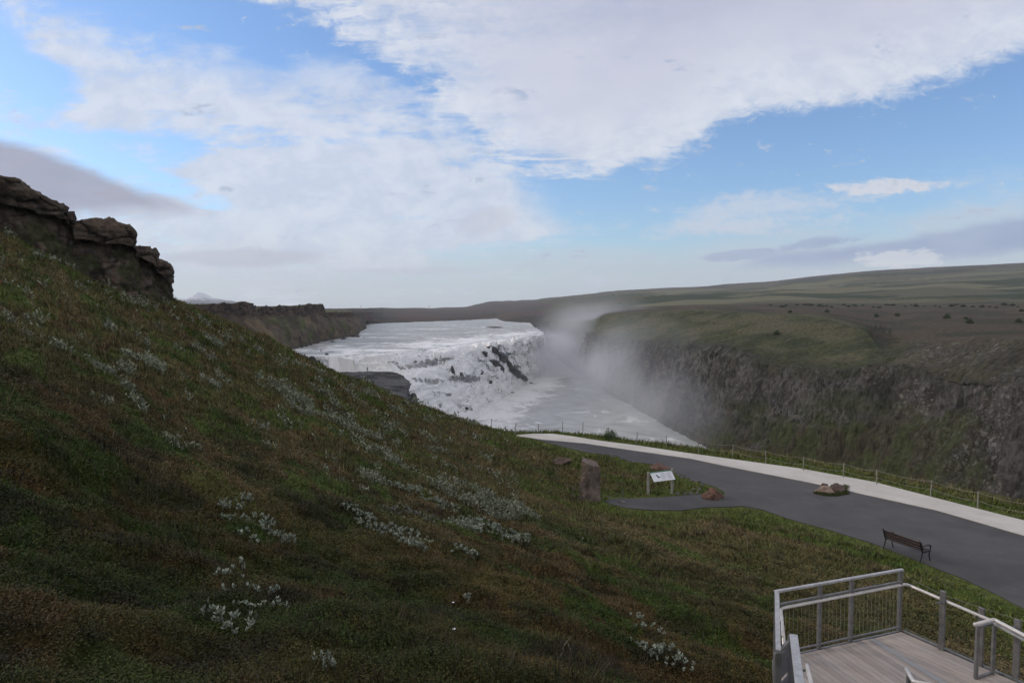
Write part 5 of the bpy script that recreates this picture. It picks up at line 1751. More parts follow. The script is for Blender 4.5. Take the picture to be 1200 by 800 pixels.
    bm_bar(bm, L(B) + ow + Vector((0.04, 0, ztop + 0.02)), L(A) + ow + Vector((-0.03, 0, ztop + 0.02)), 0.065, 0.04, 0.006)
    bm_obj('top_bar', bm, M_RAILTOP, r)
    bm = bmesh.new()
    bm_bar(bm, L(B) + ow * 0.4 + Vector((0.0, 0, zmid)), L(A) + ow * 0.4 + Vector((0, 0, zmid)), 0.045, 0.03, 0.004)
    bm_bar(bm, L(B) + ow * 0.4 + Vector((0.0, 0, 0.09)), L(A) + ow * 0.4 + Vector((0, 0, 0.09)), 0.035, 0.025, 0.004)
    bm_obj('middle_bar', bm, M_GALV, r)
    ins = -outn * 0.08
    # tube handrail: along the back, bent down both sides
    HL = L(V3(pz(915, 712.5, -5.13))); HB = L(V3(pz(1062, 684, -5.13))); HR = L(V3(pz(1155, 724, -5.13)))
    HR2 = HR + (HR - HB).normalized() * 3.0
    HLd = L(V3(pz(919, 757, -5.13)))
    bm = bmesh.new()
    def bend(a, b, c, rr_=0.10, n=6):
        p0 = b + (a - b).normalized() * rr_; p1 = b + (c - b).normalized() * rr_
        return [p0 * (1 - f) ** 2 + b * 2 * f * (1 - f) + p1 * f ** 2 for f in [i / n for i in range(n + 1)]]
    pts = [HLd] + bend(HLd, HL, HB, 0.09) + bend(HL, HB, HR, 0.08) + [HR2]
    bm_tube(bm, pts, 0.027, 10)
    bm_obj('handrail', bm, M_TUBE, r, True)
    for i in range(3):
        bm = bmesh.new()
        p, q = bases[i], bases[i + 1]
        n_ = max(2, int((p - q).length / 0.085))
        for k in range(1, n_):
            w_ = L(p.lerp(q, k / n_)) + ow * 0.4
            bm_tube(bm, [w_ + Vector((0, 0, 0.09)), w_ + Vector((0, 0, zmid))], 0.0026, 5, False)
        bm_obj('wire_infill', bm, M_POSTWOOD, r)
    # right side railing posts
    r2 = thing('side_rail', 'grey posts of the railing on the right side of the deck', 'railing', (B.x, B.y, ZD))
    rb = [V3(pz(a, b, ZD)) for a, b in ((1103, 761), (1148, 779), (1190, 795))]
    sdv = (rb[2] - rb[0]).normalized()
    rb.append(rb[2] + sdv * 0.9)
    for p, top in zip(rb, (1.05, 0.98, 0.98, 0.98)):
        bm = bmesh.new(); q = L(p)
        bm_bar(bm, q + Vector((0, 0, -0.2)), q + Vector((0, 0, top)), 0.05, 0.09, 0.004, up=(sdv.x, sdv.y, 0))
        bm_obj('post', bm, M_GALV, r2)
        bm = bmesh.new()
        bm_bar(bm, q + Vector((-0.05, -0.02, 0.86)), q + Vector((-0.16, -0.06, 0.86)), 0.02, 0.02)
        bm_obj('bracket', bm, M_GALV, r2)
    bm = bmesh.new()
    for z_ in (0.02, 0.98):
        bm_tube(bm, [L(B) + Vector((0.05, 0, z_ + (0.06 if z_ > 0.5 else 0.06)))] + [L(p) + Vector((0, 0, z_ if z_ > 0.5 else 0.08)) for p in rb], 0.004, 4)
    bm_obj('cable', bm, M_GALV, r2)

    # ---- gate-like end frame of the stair handrail at the right
    g_ = thing('stair_rail', 'grey rectangular rail frame with pale handrail tube starting at the deck right edge', 'railing', (B.x, B.y, ZD))
    ga = L(V3(pz(1143.5, 795, ZD))); gb = L(V3(pz(1163, 789, ZD)))
    zt = 0.84
    for q in (ga, gb):
        bm = bmesh.new(); bm_bar(bm, q, q + Vector((0, 0, zt)), 0.05, 0.05, 0.004); bm_obj('post', bm, M_GALV, g_)
    bm = bmesh.new(); bm_bar(bm, ga + Vector((0.02, 0, 0.02)), gb + Vector((-0.02, 0, 0.02)), 0.04, 0.03); bm_obj('frame_bar', bm, M_GALV, g_); bm = bmesh.new(); bm_bar(bm, ga + Vector((-0.02, 0, zt + 0.012)), gb + Vector((0.02, 0, zt + 0.012)), 0.05, 0.03)
    bm_obj('frame_bar', bm, M_GALV, g_)
    t1 = L(V3(pz(1142, 731.5, -5.07))); t2 = L(V3(pz(1165, 725.5, -5.07))); t3 = L(V3(pz(1202, 745, -5.07)))
    t4 = t3 + (t3 - t2).normalized() * 2.0
    bm = bmesh.new(); bm_tube(bm, [t1] + bend(t1, t2, t3, 0.05) + [t3, t4], 0.03, 10); bm_obj('handrail', bm, M_TUBE, g_, True)
    bm = bmesh.new(); dn = Vector((0.0, 0, -0.07)); bm_bar(bm, t2 + dn, t4 + dn, 0.04, 0.025)
    bm_obj('lower_bar', bm, M_RAILTOP, g_)

    # ---- left railing, running back towards the viewpoint stairs
    l_ = thing('left_rail', 'grey steel railing running from the deck corner towards the stairs at the left', 'railing', (B.x, B.y, ZD))
    a0 = L(A) + Vector((-0.03, 0, ztop)); a1 = L(V3(pz(912, 764, -4.87)))
    bm = bmesh.new(); bm_bar(bm, a0 + Vector((0, 0, 0.02)), a1 + Vector((0, 0, 0.02)), 0.07, 0.04, 0.004); bm_obj('top_bar', bm, M_RAILTOP, l_)
    for f in (0.5, 1.0):
        q = a0.lerp(a1, f); bm = bmesh.new()
        bm_bar(bm, Vector((q.x, q.y, -0.3)), Vector((q.x, q.y, ztop)), 0.09, 0.05, 0.004); bm_obj('post', bm, M_GALV, l_)
    bm = bmesh.new()
    for k in range(1, 14):
        q = a0.lerp(a1, k / 14); bm_tube(bm, [(q.x, q.y, 0.05), (q.x, q.y, ztop)], 0.0026, 5, False)
    bm_obj('wire_infill', bm, M_POSTWOOD, l_)
    bm = bmesh.new(); bm_bar(bm, (a0.x - 0.0, a0.y, -0.12), (a1.x, a1.y, -0.12), 0.03, 0.26); bm_obj('side_plate', bm, M_GALV, l_)
    # stair stringer with sloping top rail rising towards the camera
    s_ = thing('stair_railing', 'grey steel stair railing rising towards the viewer at the deck left corner', 'railing', (B.x, B.y, ZD))
    b0 = L(V3(pz(930, 744.5, -4.80))); b1 = L(V3(pz(937, 800, -4.60))); b1 = b1 + (b1 - b0) * 0.5
    bm = bmesh.new(); bm_bar(bm, b0, b1, 0.11, 0.05, 0.006); bm_obj('top_rail', bm, M_RAILTOP, s_)
    c0 = L(V3(pz(911, 765, -4.89))); c1 = L(V3(pz(926, 750, -4.86)))
    bm = bmesh.new(); bm_bar(bm, c0, c1, 0.05, 0.05, 0.004)
    bm_obj('link_bar', bm, M_GALV, s_)
    bm = bmesh.new()
    dnn = Vector((0, 0, -0.22))
    bm_bar(bm, c0 + dnn * 1.15, c1 + dnn * 1.15, 0.02, 0.34)
    bm_bar(bm, c0 + dnn * 3.2, c1 + dnn * 3.2, 0.02, 0.42)
    bm_obj('panel', bm, simple_mat('panel_steel', (0.13, 0.135, 0.145), 0.5, 0.4, var=0.3), s_)
    for q in (c0, b0 + Vector((-0.03, 0.0, 0)), b0.lerp(b1, 0.6)):
        bm = bmesh.new(); bm_bar(bm, q, Vector((q.x, q.y, -0.4)), 0.09, 0.06, 0.004); bm_obj('post', bm, M_GALV, s_)
    e0 = L(V3(pz(945.5, 779, -5.0))); e1 = L(V3(pz(951, 802, -4.93))); e1 = e1 + (e1 - e0) * 0.7
    bm = bmesh.new(); bm_tube(bm, [e0, e0 + (e1 - e0) * 0.05, e1], 0.03, 10); bm_obj('handrail', bm, M_TUBE, s_, True)
    bm = bmesh.new(); bm_bar(bm, e0 + Vector((0, -0.05, -0.03)), L(V3(pz(939, 783, -5.0))) + Vector((0, 0, -0.03)), 0.025, 0.025); bm_obj('bracket', bm, M_GALV, s_)
    # centre handrail end
    m_ = thing('centre_handrail', 'bent pale tube handrail end standing at the near edge of the deck', 'handrail', (B.x, B.y, ZD))
    h0 = L(V3(pz(1062, 783.5, -5.05))); h1 = L(V3(pz(1070.5, 798.5, -5.05))); h2 = L(V3(pz(1100, 803.5, -5.05)))
    bm = bmesh.new(); bm_tube(bm, [h0] + bend(h0, h1, h2, 0.06) + [h2], 0.027, 10); bm_obj('handrail', bm, M_TUBE, m_, True)
    q = h0.lerp(h1, 0.35) + Vector((0, 0, -0.03)); bm = bmesh.new(); bm_bar(bm, q, Vector((q.x, q.y, -0.0)), 0.045, 0.045, 0.004); bm_obj('post', bm, M_GALV, m_)
deck()

# ------------------------------------------------------------------ willow shrubs near the viewpoint
def willow(loc, rad, nro, seed, label, leafsize=0.05, col=(0.31, 0.345, 0.27), stretch=(1, 1), rz=0.0, hgt=0.22, group='silver willow shrubs on the near slope'):
    rng = np.random.default_rng(seed)
    t = thing('willow_shrub', label, 'shrub', tuple(loc), 0, group)
    V, Cc, st = [], [], bmesh.new()
    c_, s_ = math.cos(rz), math.sin(rz)
    k = 0
    while k < nro:
        q = rng.uniform(-1, 1, 2)
        if q @ q > 1 or noise3(np.array([[q[0] * 2.2 + seed, q[1] * 2.2, 0.5]]))[0] < -0.12: 
            if rng.random() < 0.9: continue
        k += 1
        lx, ly = q[0] * rad * stretch[0], q[1] * rad * stretch[1]
        x, y = lx * c_ - ly * s_, lx * s_ + ly * c_
        z = nz(loc[0] + x, loc[1] + y) - loc[2] + hgt * rng.uniform(0.45, 1.0) * (1 - 0.3 * (q @ q))
        tipp = np.array([x, y, z])
        b = np.array([x * 0.85, y * 0.85, z - hgt * 0.9])
        bm_tube(st, [b, (b + tipp) / 2 + rng.normal(size=3) * 0.02, tipp], [0.005, 0.004, 0.003], 3, False)
        nl = rng.integers(9, 15)
        sh = rng.uniform(0.7, 1.25)
        for j in range(nl):
            a = rng.uniform(0, 6.283); el = rng.uniform(0.45, 1.45)
            dvec = np.array([math.cos(a) * math.cos(el), math.sin(a) * math.cos(el), math.sin(el)])
            L_ = leafsize * rng.uniform(0.7, 1.3)
            p0 = tipp - np.array([0, 0, rng.uniform(0, 0.05)])
            sdv = np.cross(dvec, [0, 0, 1]); sdv /= np.linalg.norm(sdv) + 1e-9
            w = L_ * 0.24
            V += [p0, p0 + dvec * L_ * 0.5 + sdv * w, p0 + dvec * L_, p0 + dvec * L_ * 0.5 - sdv * w]
            cc = np.array(col) * sh * rng.uniform(0.75, 1.2)
            Cc += [cc] * 4
    V = np.array(V)
    raw_mesh('foliage', V, np.arange(len(V)).reshape(-1, 4), M_LEAF, np.array(Cc), smooth=False, parent=t)
    bm_obj('stem', st, M_STEM, t)
def shrub_at(px, py, *a, **k):
    p = hit(px, py, BV_HILL)
    willow((p.x, p.y, p.z), *a, **k)
WL = [
 (272, 597, 0.28, 26, 'white-leaved willow sprigs, upper left cluster of the foreground patch', dict()),
 (290, 588, 0.18, 15, 'white-leaved willow sprigs at the top right of the foreground patch', dict()),
 (281, 612, 0.42, 18, 'sparse willow sprigs just under the upper left foreground cluster', dict(stretch=(1.3, .6))),
 (305, 615, 0.30, 24, 'white willow sprigs in the middle of the foreground patch', dict(stretch=(1.3, .7))),
 (324, 632, 0.40, 38, 'densest white willow clump at the lower right of the foreground patch', dict(stretch=(1.3, .7), rz=-0.5)),
 (292, 634, 0.20, 12, 'small white willow clump left of the densest foreground clump', dict(stretch=(1.3, .6))),
 (270, 679, 0.20, 9, 'small willow clump below the foreground patch, left of a thin sprig', dict()),
 (289, 674, 0.12, 5, 'single thin willow sprig standing below the foreground patch', dict(hgt=0.32)),
 (283, 696, 0.28, 8, 'scattered pale willow sprigs in the lower foreground', dict()),
 (246, 726, 0.16, 8, 'small pale willow clump furthest left in the lower foreground', dict()),
 (262, 737, 0.16, 8, 'pale willow clump between two others low in the foreground', dict()),
 (282, 742, 0.26, 16, 'pale willow clump lowest of the foreground sprigs', dict()),
 (304, 722, 0.30, 12, 'loose pale willow sprigs right of the lower foreground clumps', dict(stretch=(1.5, .6))),
 (326, 704, 0.14, 6, 'lone pale willow sprig right of the foreground scatter', dict()),
 (428, 610, 0.50, 40, 'straggling white willow branch left of the dense mid slope shrub', dict(stretch=(1.5, .4), rz=-0.5)),
 (462, 626, 0.95, 130, 'dense silver willow shrub in the middle of the slope', dict(stretch=(1.0, .85), rz=-0.4)),
 (485, 643, 0.35, 40, 'silver willow tuft at the lower right of the dense shrub', dict()),
 (497, 582, 0.9, 120, 'silver willow shrub with dark twigs above the round pair', dict(stretch=(1.5, .6), rz=-0.6)),
 (538, 620, 0.6, 80, 'round silver willow shrub, smaller of the pair', dict()),
 (572, 626, 1.05, 230, 'large round silver willow shrub, bigger of the pair', dict(stretch=(1.2, .8), rz=-0.5, hgt=0.4)),
 (545, 650, 0.35, 22, 'few pale willow sprigs under the round pair', dict()),
 (487, 606, 0.9, 70, 'thin grey willow twigs between the dense shrub and the round pair', dict(col=(.22, .23, .19))),
 (745, 728, 0.16, 8, 'small willow sprig group on the lower slope left of the deck', dict()),
 (762, 742, 0.24, 9, 'pale willow sprigs beside a brown hollow near the bottom', dict(stretch=(1.4, .6))),
 (750, 762, 0.20, 8, 'small pale willow clump above the lowest leafy shrub', dict()),
 (778, 772, 0.38, 34, 'leafy grey-green willow shrub near the bottom edge left of the deck', dict(hgt=0.3)),
 (797, 788, 0.30, 14, 'lowest pale willow clump beside the deck corner', dict()),
 (545, 707, 0.13, 8, 'tiny pale willow sprig alone in the middle foreground', dict()),
 (380, 792, 0.13, 8, 'tiny pale willow sprig at the bottom edge', dict()),
]
for i, (a, b, rd_, nn_, lab, kw) in enumerate(WL):
    p = hit(a, b, BV_HILL)
    dist_ = p.length
    ls = 0.026 + 0.0021 * dist_
    willow((p.x, p.y, p.z), rd_ * (0.6 + dist_ / 40), nn_, 400 + i, lab, leafsize=ls, **{'hgt': 0.24, **kw})

# tiny white flowers
fl = []
for a, b in [(531, 711), (532, 745), (105, 403), (152, 405), (191, 433), (210, 509), (290, 500), (86, 403), (218, 505), (250, 420)]:
    p = hit(a, b, BV_HILL)
    t = thing('white_flower', 'tiny white flower dotted alone on the dark slope', 'flower', (p.x, p.y, p.z), 0, 'white flowers on the slope')
    bm = bmesh.new()
    s = 0.012 + 0.0010 * p.length
    for k in range(5):
        a_ = k * 1.2566
        c = Vector((math.cos(a_), math.sin(a_), 0.3)) * s
        sd = Vector((-math.sin(a_), math.cos(a_), 0)) * s * 0.5
        vs = [bm.verts.new(q_ + Vector((0, 0, 0.09))) for q_ in (Vector((0, 0, 0)), c * 0.7 + sd, c * 1.1, c * 0.7 - sd)]
        bm.faces.new(vs)
    bm_obj('petals', bm, M_SIGNWHITE, t)
    bm = bmesh.new(); bm_tube(bm, [(0, 0, -0.02), (0, 0, 0.09)], 0.003, 4, False); bm_obj('stem', bm, M_STEM, t)

# dark twiggy shrub bottom centre
def twig_bush(px, py, rad, seed, label):
    p = hit(px, py, BV_HILL)
    rng = np.random.default_rng(seed)
    t = thing('twiggy_shrub', label, 'shrub', (p.x, p.y, p.z))
    bm = bmesh.new(); bp = bmesh.new()
    for k in range(420):
        a = rng.uniform(0, 6.28); q = rad * math.sqrt(rng.random())
        x, y = q * math.cos(a), q * math.sin(a)
        z = nz(p.x + x, p.y + y) - p.z
        dx, dy = rng.normal(0, 0.10, 2); h = rng.uniform(0.06, 0.24)
        tgt = bp if k < 7 else bm
        m = 2.2 if k < 7 else 1
        bm_tube(tgt, [(x, y, z - 0.03), (x + dx * m * .5 + rng.normal() * .02, y + dy * m * .5, z + h * 0.6), (x + dx * m, y + dy * m, z + h)], [0.005 * m ** .3, 0.004, 0.002], 3, False)
    bm_obj('twigs', bm, M_STEM, t)
    bm_obj('pale_branch', bp, M_TWIGPALE, t)
twig_bush(690, 775, 0.75, 8, 'dark leafless twiggy shrub with a few pale branches at the bottom')
twig_bush(503, 603, 0.7, 18, 'dark leafless twigs beside the silver willow in mid slope')

# ------------------------------------------------------------------ mist and haze
def vol_box(name, lo, hi, build, label):
    bm = bmesh.new()
    bmesh.ops.create_cube(bm, size=1.0)
    for v in bm.verts:
        v.co = Vector([(lo[i] + hi[i]) / 2 + v.co[i] * (hi[i] - lo[i]) for i in range(3)])
    m = bpy.data.materials.new(name)
    m.use_nodes = True
    nt = m.node_tree
    nt.nodes.clear()
    out = nt.nodes.new('ShaderNodeOutputMaterial')
    pv = nt.nodes.new('ShaderNodeVolumePrincipled')
    nt.links.new(pv.outputs[0], out.inputs['Volume'])
    build(nt, pv)
    o = bm_obj(name, bm, m)
    o['kind'] = 'stuff'
    o['label'] = label
    return o

def haze_build(nt, pv):
    pv.inputs['Color'].default_value = (0.93, 0.95, 1.0, 1)
    pv.inputs['Density'].default_value = 0.000085
    pv.inputs['Anisotropy'].default_value = 0.2
vol_box('haze', (-6600, -6600, -66), (6600, 6600, 330), haze_build, 'pale haze in the air over the whole valley')

def puffs(nt, pv, blobs, dens, nscale, thr=(0.42, 0.72), seed=0.0):
    geo = nt.nodes.new('ShaderNodeNewGeometry').outputs['Position']
    v = n_map(nt, geo, (1, 1, 0.8), (seed, 0, 0))
    nz_ = n_noise(nt, v, nscale, 3, 0.55, 0.6)
    sep = nt.nodes.new('ShaderNodeSeparateXYZ'); nt.links.new(geo, sep.inputs[0])
    X, Y, Z = [S(nt, sep.outputs[i]) for i in range(3)]
    tot = None
    for (cx, cy, cz, rx, ry, rz, amp) in blobs:
        a = (X - cx) / rx; b = (Y - cy) / ry; c = (Z - cz) / rz
        q = a * a + b * b + c * c
        e = (1.0 - q.mn(1.0)); e = e * e * amp
        tot = e if tot is None else tot + e
    dn = tot * nz_.step(*thr) * dens
    nt.links.new(dn.s, pv.inputs['Density'])
    pv.inputs['Color'].default_value = (0.97, 0.975, 1, 1)
    pv.inputs['Anisotropy'].default_value = 0.1

def mist1(nt, pv):
    puffs(nt, pv, [(38, 580, -42, 40, 105, 24, 1.0), (66, 620, -22, 56, 115, 32, 0.5), (45, 520, -50, 34, 80, 16, 0.8), (92, 670, -12, 60, 100, 28, 0.30), (20, 500, -46, 34, 60, 16, 0.5), (28, 530, -32, 26, 80, 20, 0.8)], 0.020, 0.018, (0.24, 0.66))
vol_box('spray_plume', (-14, 470, -57), (150, 770, 16), mist1, 'white spray cloud rising out of the gorge at the foot of the falls')
def mist2(nt, pv):
    puffs(nt, pv, [(58, 400, -46, 30, 130, 26, 1.0), (68, 300, -44, 24, 80, 22, 1.0), (64, 460, -36, 44, 100, 40, 0.9), (72, 380, -30, 34, 110, 34, 0.5)], 0.017, 0.014, (0.24, 0.72), 40)
vol_box('gorge_mist', (18, 215, -56), (118, 469, 8), mist2, 'thin grey mist drifting along the canyon wall')

# ------------------------------------------------------------------ sky and light
SUN_EL, SUN_AZ = 24.0, -75.0      # azimuth measured from the view direction (+y), negative is left
world = bpy.data.worlds.new('World')
SC.world = world
world.use_nodes = True
nt = world.node_tree
nt.nodes.clear()
out = nt.nodes.new('ShaderNodeOutputWorld')
bg = nt.nodes.new('ShaderNodeBackground')
nt.links.new(bg.outputs[0], out.inputs[0])
bg.inputs['Strength'].default_value = 0.10
sky = nt.nodes.new('ShaderNodeTexSky')
sky.sky_type = 'NISHITA'
sky.sun_disc = False
sky.sun_elevation = R(SUN_EL)
sky.sun_rotation = R(SUN_AZ)
sky.altitude = 0.2
sky.air_density = 1.0
sky.dust_density = 0.6
sky.ozone_density = 1.2
tc = nt.nodes.new('ShaderNodeTexCoord').outputs['Generated']
sep = nt.nodes.new('ShaderNodeSeparateXYZ'); nt.links.new(tc, sep.inputs[0])
X, Y, Z = [S(nt, sep.outputs[i]) for i in range(3)]
Yc = Y.mx(0.12)
u = (X / Yc).mx(-3.0).mn(3.0)
v = (Z / Yc).mn(3.0)
# cloud plane coordinates give the noise its perspective
zc = Z.mx(0.0) + 0.10
cx, cy = X / zc, Y / zc
comb = nt.nodes.new('ShaderNodeCombineXYZ'); nt.links.new(cx.s, comb.inputs[0]); nt.links.new(cy.s, comb.inputs[1])
CV_ = comb.outputs[0]
comb2 = nt.nodes.new('ShaderNodeCombineXYZ'); nt.links.new(u.s, comb2.inputs[0]); nt.links.new(v.s, comb2.inputs[1])
UV_ = comb2.outputs[0]
def pu(px): return (px - 600) / 800.0
def pv_(py): return (358 - py) / 800.0
def curve(pts):
    """boundary elevation as a function of bearing; pts in photograph pixels"""
    n = nt.nodes.new('ShaderNodeFloatCurve')
    m = n.mapping
    lo, hi = -1.25, 1.25
    a = ((u - lo) / (hi - lo))._m('MAXIMUM', 0.0)._m('MINIMUM', 1.0)
    nt.links.new(a.s, n.inputs['Value'])
    cp = m.curves[0].points
    P = [((pu(x) - lo) / (hi - lo), pv_(y) + 0.2) for x, y in pts]
    P = sorted(P)
    while len(cp) < len(P): cp.new(0.5, 0.5)
    for q, (x, y) in zip(cp, P):
        q.location = (x, y)
    m.use_clip = False
    m.update()
    return S(nt, n.outputs[0]) - 0.2

nA = n_noise(nt, n_map(nt, CV_, (1, 1, 1), (3.1, 0.4, 0), (0, 0, 0.5)), 1.1, 8, 0.58, 0.3)
nB = n_noise(nt, n_map(nt, CV_, (1.0, 2.6, 1), (7.7, 2.4, 0), (0, 0, -0.75)), 2.2, 9, 0.62, 0.8)     # combed wisps
nC = n_noise(nt, n_map(nt, UV_, (1, 2.2, 1), (1.7, 5.1, 0)), 3.2, 7, 0.55, 0.25)
nD = n_noise(nt, n_map(nt, UV_, (1, 1.6, 1), (8.7, 1.1, 0), (0, 0, -0.3)), 12.0, 8, 0.62, 0.4)
nE = n_noise(nt, n_map(nt, UV_, (1, 3.6, 1), (2.2, 9.1, 0), (0, 0, 0.1)), 7.0, 7, 0.6, 0.3)

nG = n_noise(nt, n_map(nt, UV_, (1, 2.0, 1), (14.7, 3.3, 0), (0, 0, -0.4)), 26.0, 8, 0.68, 0.6)
wob = (nC - 0.5) * 0.10 + (nD - 0.5) * 0.06 + (nG - 0.5) * 0.03
# 1 big bank, upper right
c1 = curve([(-400, -420), (250, -120), (300, 5), (380, 45), (450, 85), (520, 110), (560, 160), (600, 195), (680, 207), (760, 198), (820, 168), (870, 138), (1000, 128), (1080, 104), (1200, 66), (1500, -30)])
e1 = (v - c1)
rag = (nB - 0.5) * 0.12 * (u.step(0.45, -0.05)) + (nD - 0.5) * 0.05 + (nG - 0.5) * 0.07
m1 = (e1 + rag + 0.005).step(-0.008, 0.028)
core = (e1 + (nC - 0.5) * 0.12).step(0.02, 0.16) * (u + v * 0.4 + (nC - 0.5) * 0.5).step(-0.15, 0.35)
# 2 white field, left and centre
c2t = curve([(-300, -100), (0, -60), (100, 10), (200, 40), (420, 70), (560, 120), (640, 230), (700, 262), (760, 300), (900, 320), (1500, 330)])
field = (c2t - v + wob * 1.5).step(-0.05, 0.10)
cov = (nA * 0.45 + nC * 0.55 + (nB - 0.5) * 0.48 + (nD - 0.5) * 0.34 + (nG - 0.5) * 0.26)
# bright cores: round (300,180) and (450,260)
def blob(px, py, rx, ry, rot=0.0):
    du = (u - pu(px)); dv = (v - pv_(py))
    c, s = math.cos(rot), math.sin(rot)
    a = (du * c + dv * s) * (800.0 / rx); b = (dv * c - du * s) * (800.0 / ry)
    return (1.0 - (a * a + b * b).mn(1.0))
bb = blob(290, 115, 220, 60) * 0.22 + blob(420, 235, 260, 90, 0.0) * 0.30 + blob(110, 95, 90, 60, -0.6) * 0.18 + blob(60, 30, 160, 40, -0.5) * 0.10 + blob(330, 270, 260, 60) * 0.18 + blob(590, 255, 90, 34) * 0.22
hole = blob(60, 100, 70, 30, -0.4) * 0.16 + blob(240, 235, 70, 20, -0.4) * 0.22 + blob(260, 30, 130, 30, -0.5) * 0.16 + blob(470, 255, 60, 14) * 0.14 + blob(460, 75, 130, 22, -0.5) * 0.14 + blob(130, 185, 110, 12, -0.35) * 0.12 + blob(650, 300, 70, 30) * 0.1
m2 = (cov + bb - hole).step(0.45, 0.68) * field
# 3 grey wedge at left above the crag
c3t = curve([(-600, 120), (-100, 140), (0, 160), (60, 176), (120, 200), (180, 226), (245, 244), (400, 330), (1500, 700)])
c3b = curve([(-600, 330), (0, 262), (100, 252), (180, 250), (245, 246), (400, 250), (1500, 250)])
m3 = (c3t - v + (nE - 0.5) * 0.035).step(-0.008, 0.02) * (v - c3b + (nE - 0.5) * 0.05).step(-0.02, 0.02)
# 4 low grey streaks left of centre
m4 = (blob(290, 303, 130, 14) + (nE - 0.5) * 0.9).step(0.25, 0.8) + (blob(570, 262, 55, 24, 0.3) + (nE - 0.5) * 1.0).step(0.35, 0.9) * 0.7 + (blob(480, 318, 130, 7) + (nE - 0.5)).step(0.35, 0.9) * 0.4
m4 = m4.mn(1.0)
# 5 blue grey bank at the lower right
c5t = curve([(-600, 420), (700, 400), (850, 318), (900, 300), (960, 292), (1010, 284), (1100, 272), (1150, 262), (1200, 252), (1500, 215)])
c5b = curve([(-600, 300), (800, 310), (900, 314), (1000, 312), (1080, 308), (1200, 300), (1500, 290)])
m5 = (c5t - v + (nE - 0.5) * 0.035 + (nD - 0.5) * 0.018).step(-0.006, 0.010) * (v - c5b + (nE - 0.5) * 0.04 + (nD - 0.5) * 0.02).step(-0.008, 0.016)
m5b = (blob(975, 283, 95, 10, 0.12) + (nE - 0.5) * 2.4 + (nG - 0.5) * 1.6).step(0.3, 0.9) + (blob(880, 298, 75, 8, 0.10) + (nE - 0.5) * 2.4 + (nG - 0.5) * 1.6).step(0.3, 0.9)
m5 = m5.mx(m5b.mn(1.0) * 0.9) * 0.95
# 6 pale veil near the horizon, white band right
c6 = curve([(-600, 290), (200, 280), (600, 295), (760, 285), (860, 270), (960, 262), (1100, 250), (1200, 232), (1500, 190)])
m6 = (c6 - v + (nE - 0.5) * 0.12 + (nC - 0.5) * 0.06).step(-0.03, 0.05) * 0.75
m7 = (blob(1025, 221, 110, 12, 0.02) + (nE - 0.5) * 2.2 + (nG - 0.5) * 2.4).step(0.35, 1.0) * 0.75 + (blob(880, 250, 230, 34, 0.12) + (nE - 0.5) * 2.4 + (nG - 0.5) * 2.2).step(0.30, 1.1) * 0.65 + (blob(1130, 215, 160, 50, 0.1) + (nE - 0.5) * 2.4 + (nG - 0.5) * 2.0).step(0.6, 1.6) * 0.3
m7 = m7.mn(1.0)
front = Y.step(0.02, 0.2)
# rest of the sky dome (sides and behind): generic broken cloud, boosted as unseen fill light
gen = (nA + (nB - 0.5) * 0.3).step(0.40, 0.62)

BL = (1.55, 3.45, 7.2)
sk = nt.nodes.new('ShaderNodeVectorMath'); sk.operation = 'MULTIPLY'
nt.links.new(sky.outputs[0], sk.inputs[0]); sk.inputs[1].default_value = (1.10, 1.36, 1.72)
LILAC = (5.2, 5.5, 6.9)
GREY = (3.4, 3.45, 4.4)
BGREY = (3.3, 4.2, 6.2)
HOR = (5.7, 6.4, 7.4)
skyc = sk.outputs[0]
nF = n_noise(nt, n_map(nt, UV_, (1, 1.5, 1), (4.7, 3.1, 0), (0, 0, -0.3)), 30.0, 7, 0.65, 0.3)
wv_ = n_mix(nt, (nD * 0.6 + nF * 0.4).step(0.38, 0.62), (6.1, 6.7, 8.0), (7.4, 7.8, 8.7))
col = n_mix(nt, m6, skyc, HOR)
colf = n_mix(nt, m7, col, (6.6, 7.0, 7.9))
colf = n_mix(nt, m2 * 0.88, colf, wv_)
lil = n_mix(nt, nC.step(0.35, 0.65), LILAC, (6.3, 6.5, 7.7))
big = n_mix(nt, core, wv_, lil)
thin = (u + v * 0.3 + (nC - 0.5) * 0.9).step(0.30, -0.35)
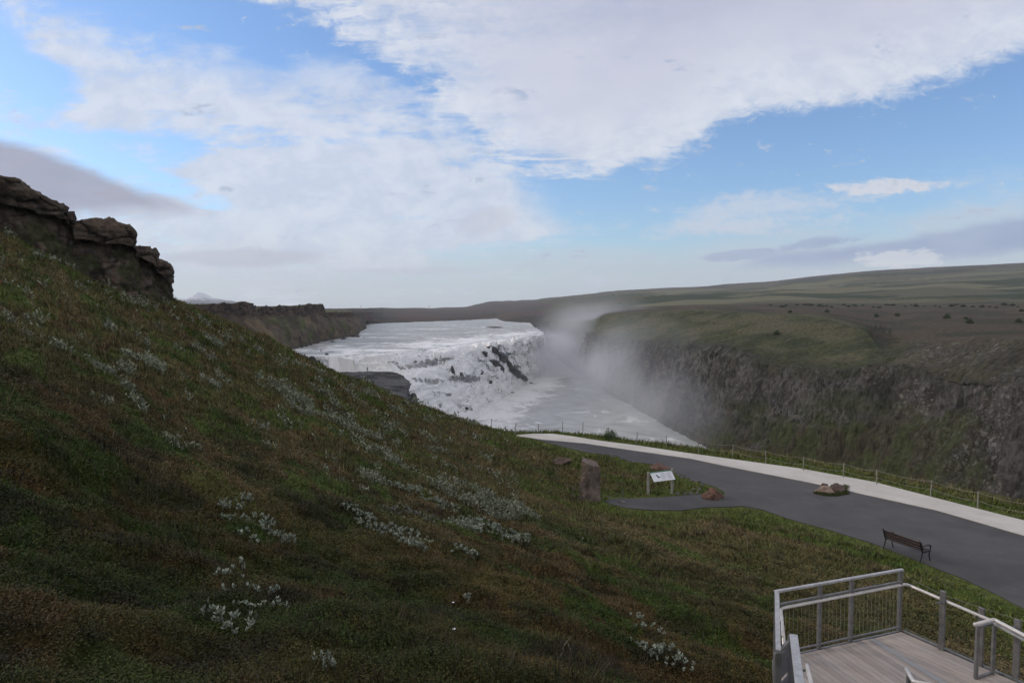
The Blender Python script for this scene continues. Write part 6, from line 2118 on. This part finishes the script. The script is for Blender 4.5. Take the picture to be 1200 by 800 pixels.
m1 = m1 * (1.0 - thin * (nB * 0.5 + nG * 0.5).step(0.58, 0.40) * 0.9)
colf = n_mix(nt, m1 * 0.97, colf, big)
colf = n_mix(nt, m4 * 0.55, colf, (5.2, 5.3, 6.3))
wbr = (blob(1050, 303, 75, 15) + (nG - 0.5) * 2.4 + (nD - 0.5) * 0.8).step(0.3, 0.75)
colf = n_mix(nt, wbr * 0.85, colf, (7.9, 8.1, 8.6))
colf = n_mix(nt, m5 * (1.0 - wbr * 0.75), colf, n_mix(nt, nE.step(0.35, 0.65), BGREY, (4.0, 4.9, 6.7)))
colf = n_mix(nt, m3 * 0.92, colf, n_mix(nt, nE.step(0.3, 0.7), GREY, (3.9, 3.95, 4.95)))
colb = n_mix(nt, gen, skyc, (10.2, 9.0, 7.8))  # out-of-view sky, made brighter and warmer to light the scene
final = n_mix(nt, front, colb, colf)
nt.links.new(final, bg.inputs['Color'])
world.cycles.sampling_method = 'MANUAL'
world.cycles.sample_map_resolution = 512

sun = bpy.data.lights.new('sun', 'SUN')
sun.energy = 1.3
sun.angle = R(14)
sun.color = (1.0, 0.91, 0.80)
so = bpy.data.objects.new('sun', sun)
COL.objects.link(so)
az, el = R(SUN_AZ), R(SUN_EL)
dirv = Vector((math.sin(az) * math.cos(el), math.cos(az) * math.cos(el), math.sin(el)))
so.rotation_euler = (-dirv).to_track_quat('-Z', 'Y').to_euler()
so.location = dirv * 60

cam = bpy.data.cameras.new('camera')
cam.sensor_width = 36
cam.lens = 24
cam.clip_start = 0.1
cam.clip_end = 30000
co = bpy.data.objects.new('camera', cam)
COL.objects.link(co)
co.rotation_euler = (R(90) - PITCH, 0, 0)
SC.camera = co

SC.view_settings.view_transform = 'Standard'
SC.view_settings.look = 'None'
SC.view_settings.exposure = 0
SC.view_settings.gamma = 1
SC.cycles.use_denoising = True
SC.cycles.max_bounces = 6
SC.cycles.diffuse_bounces = 3
SC.cycles.volume_bounces = 2
SC.cycles.volume_step_rate = 1.5
SC.cycles.volume_max_steps = 128
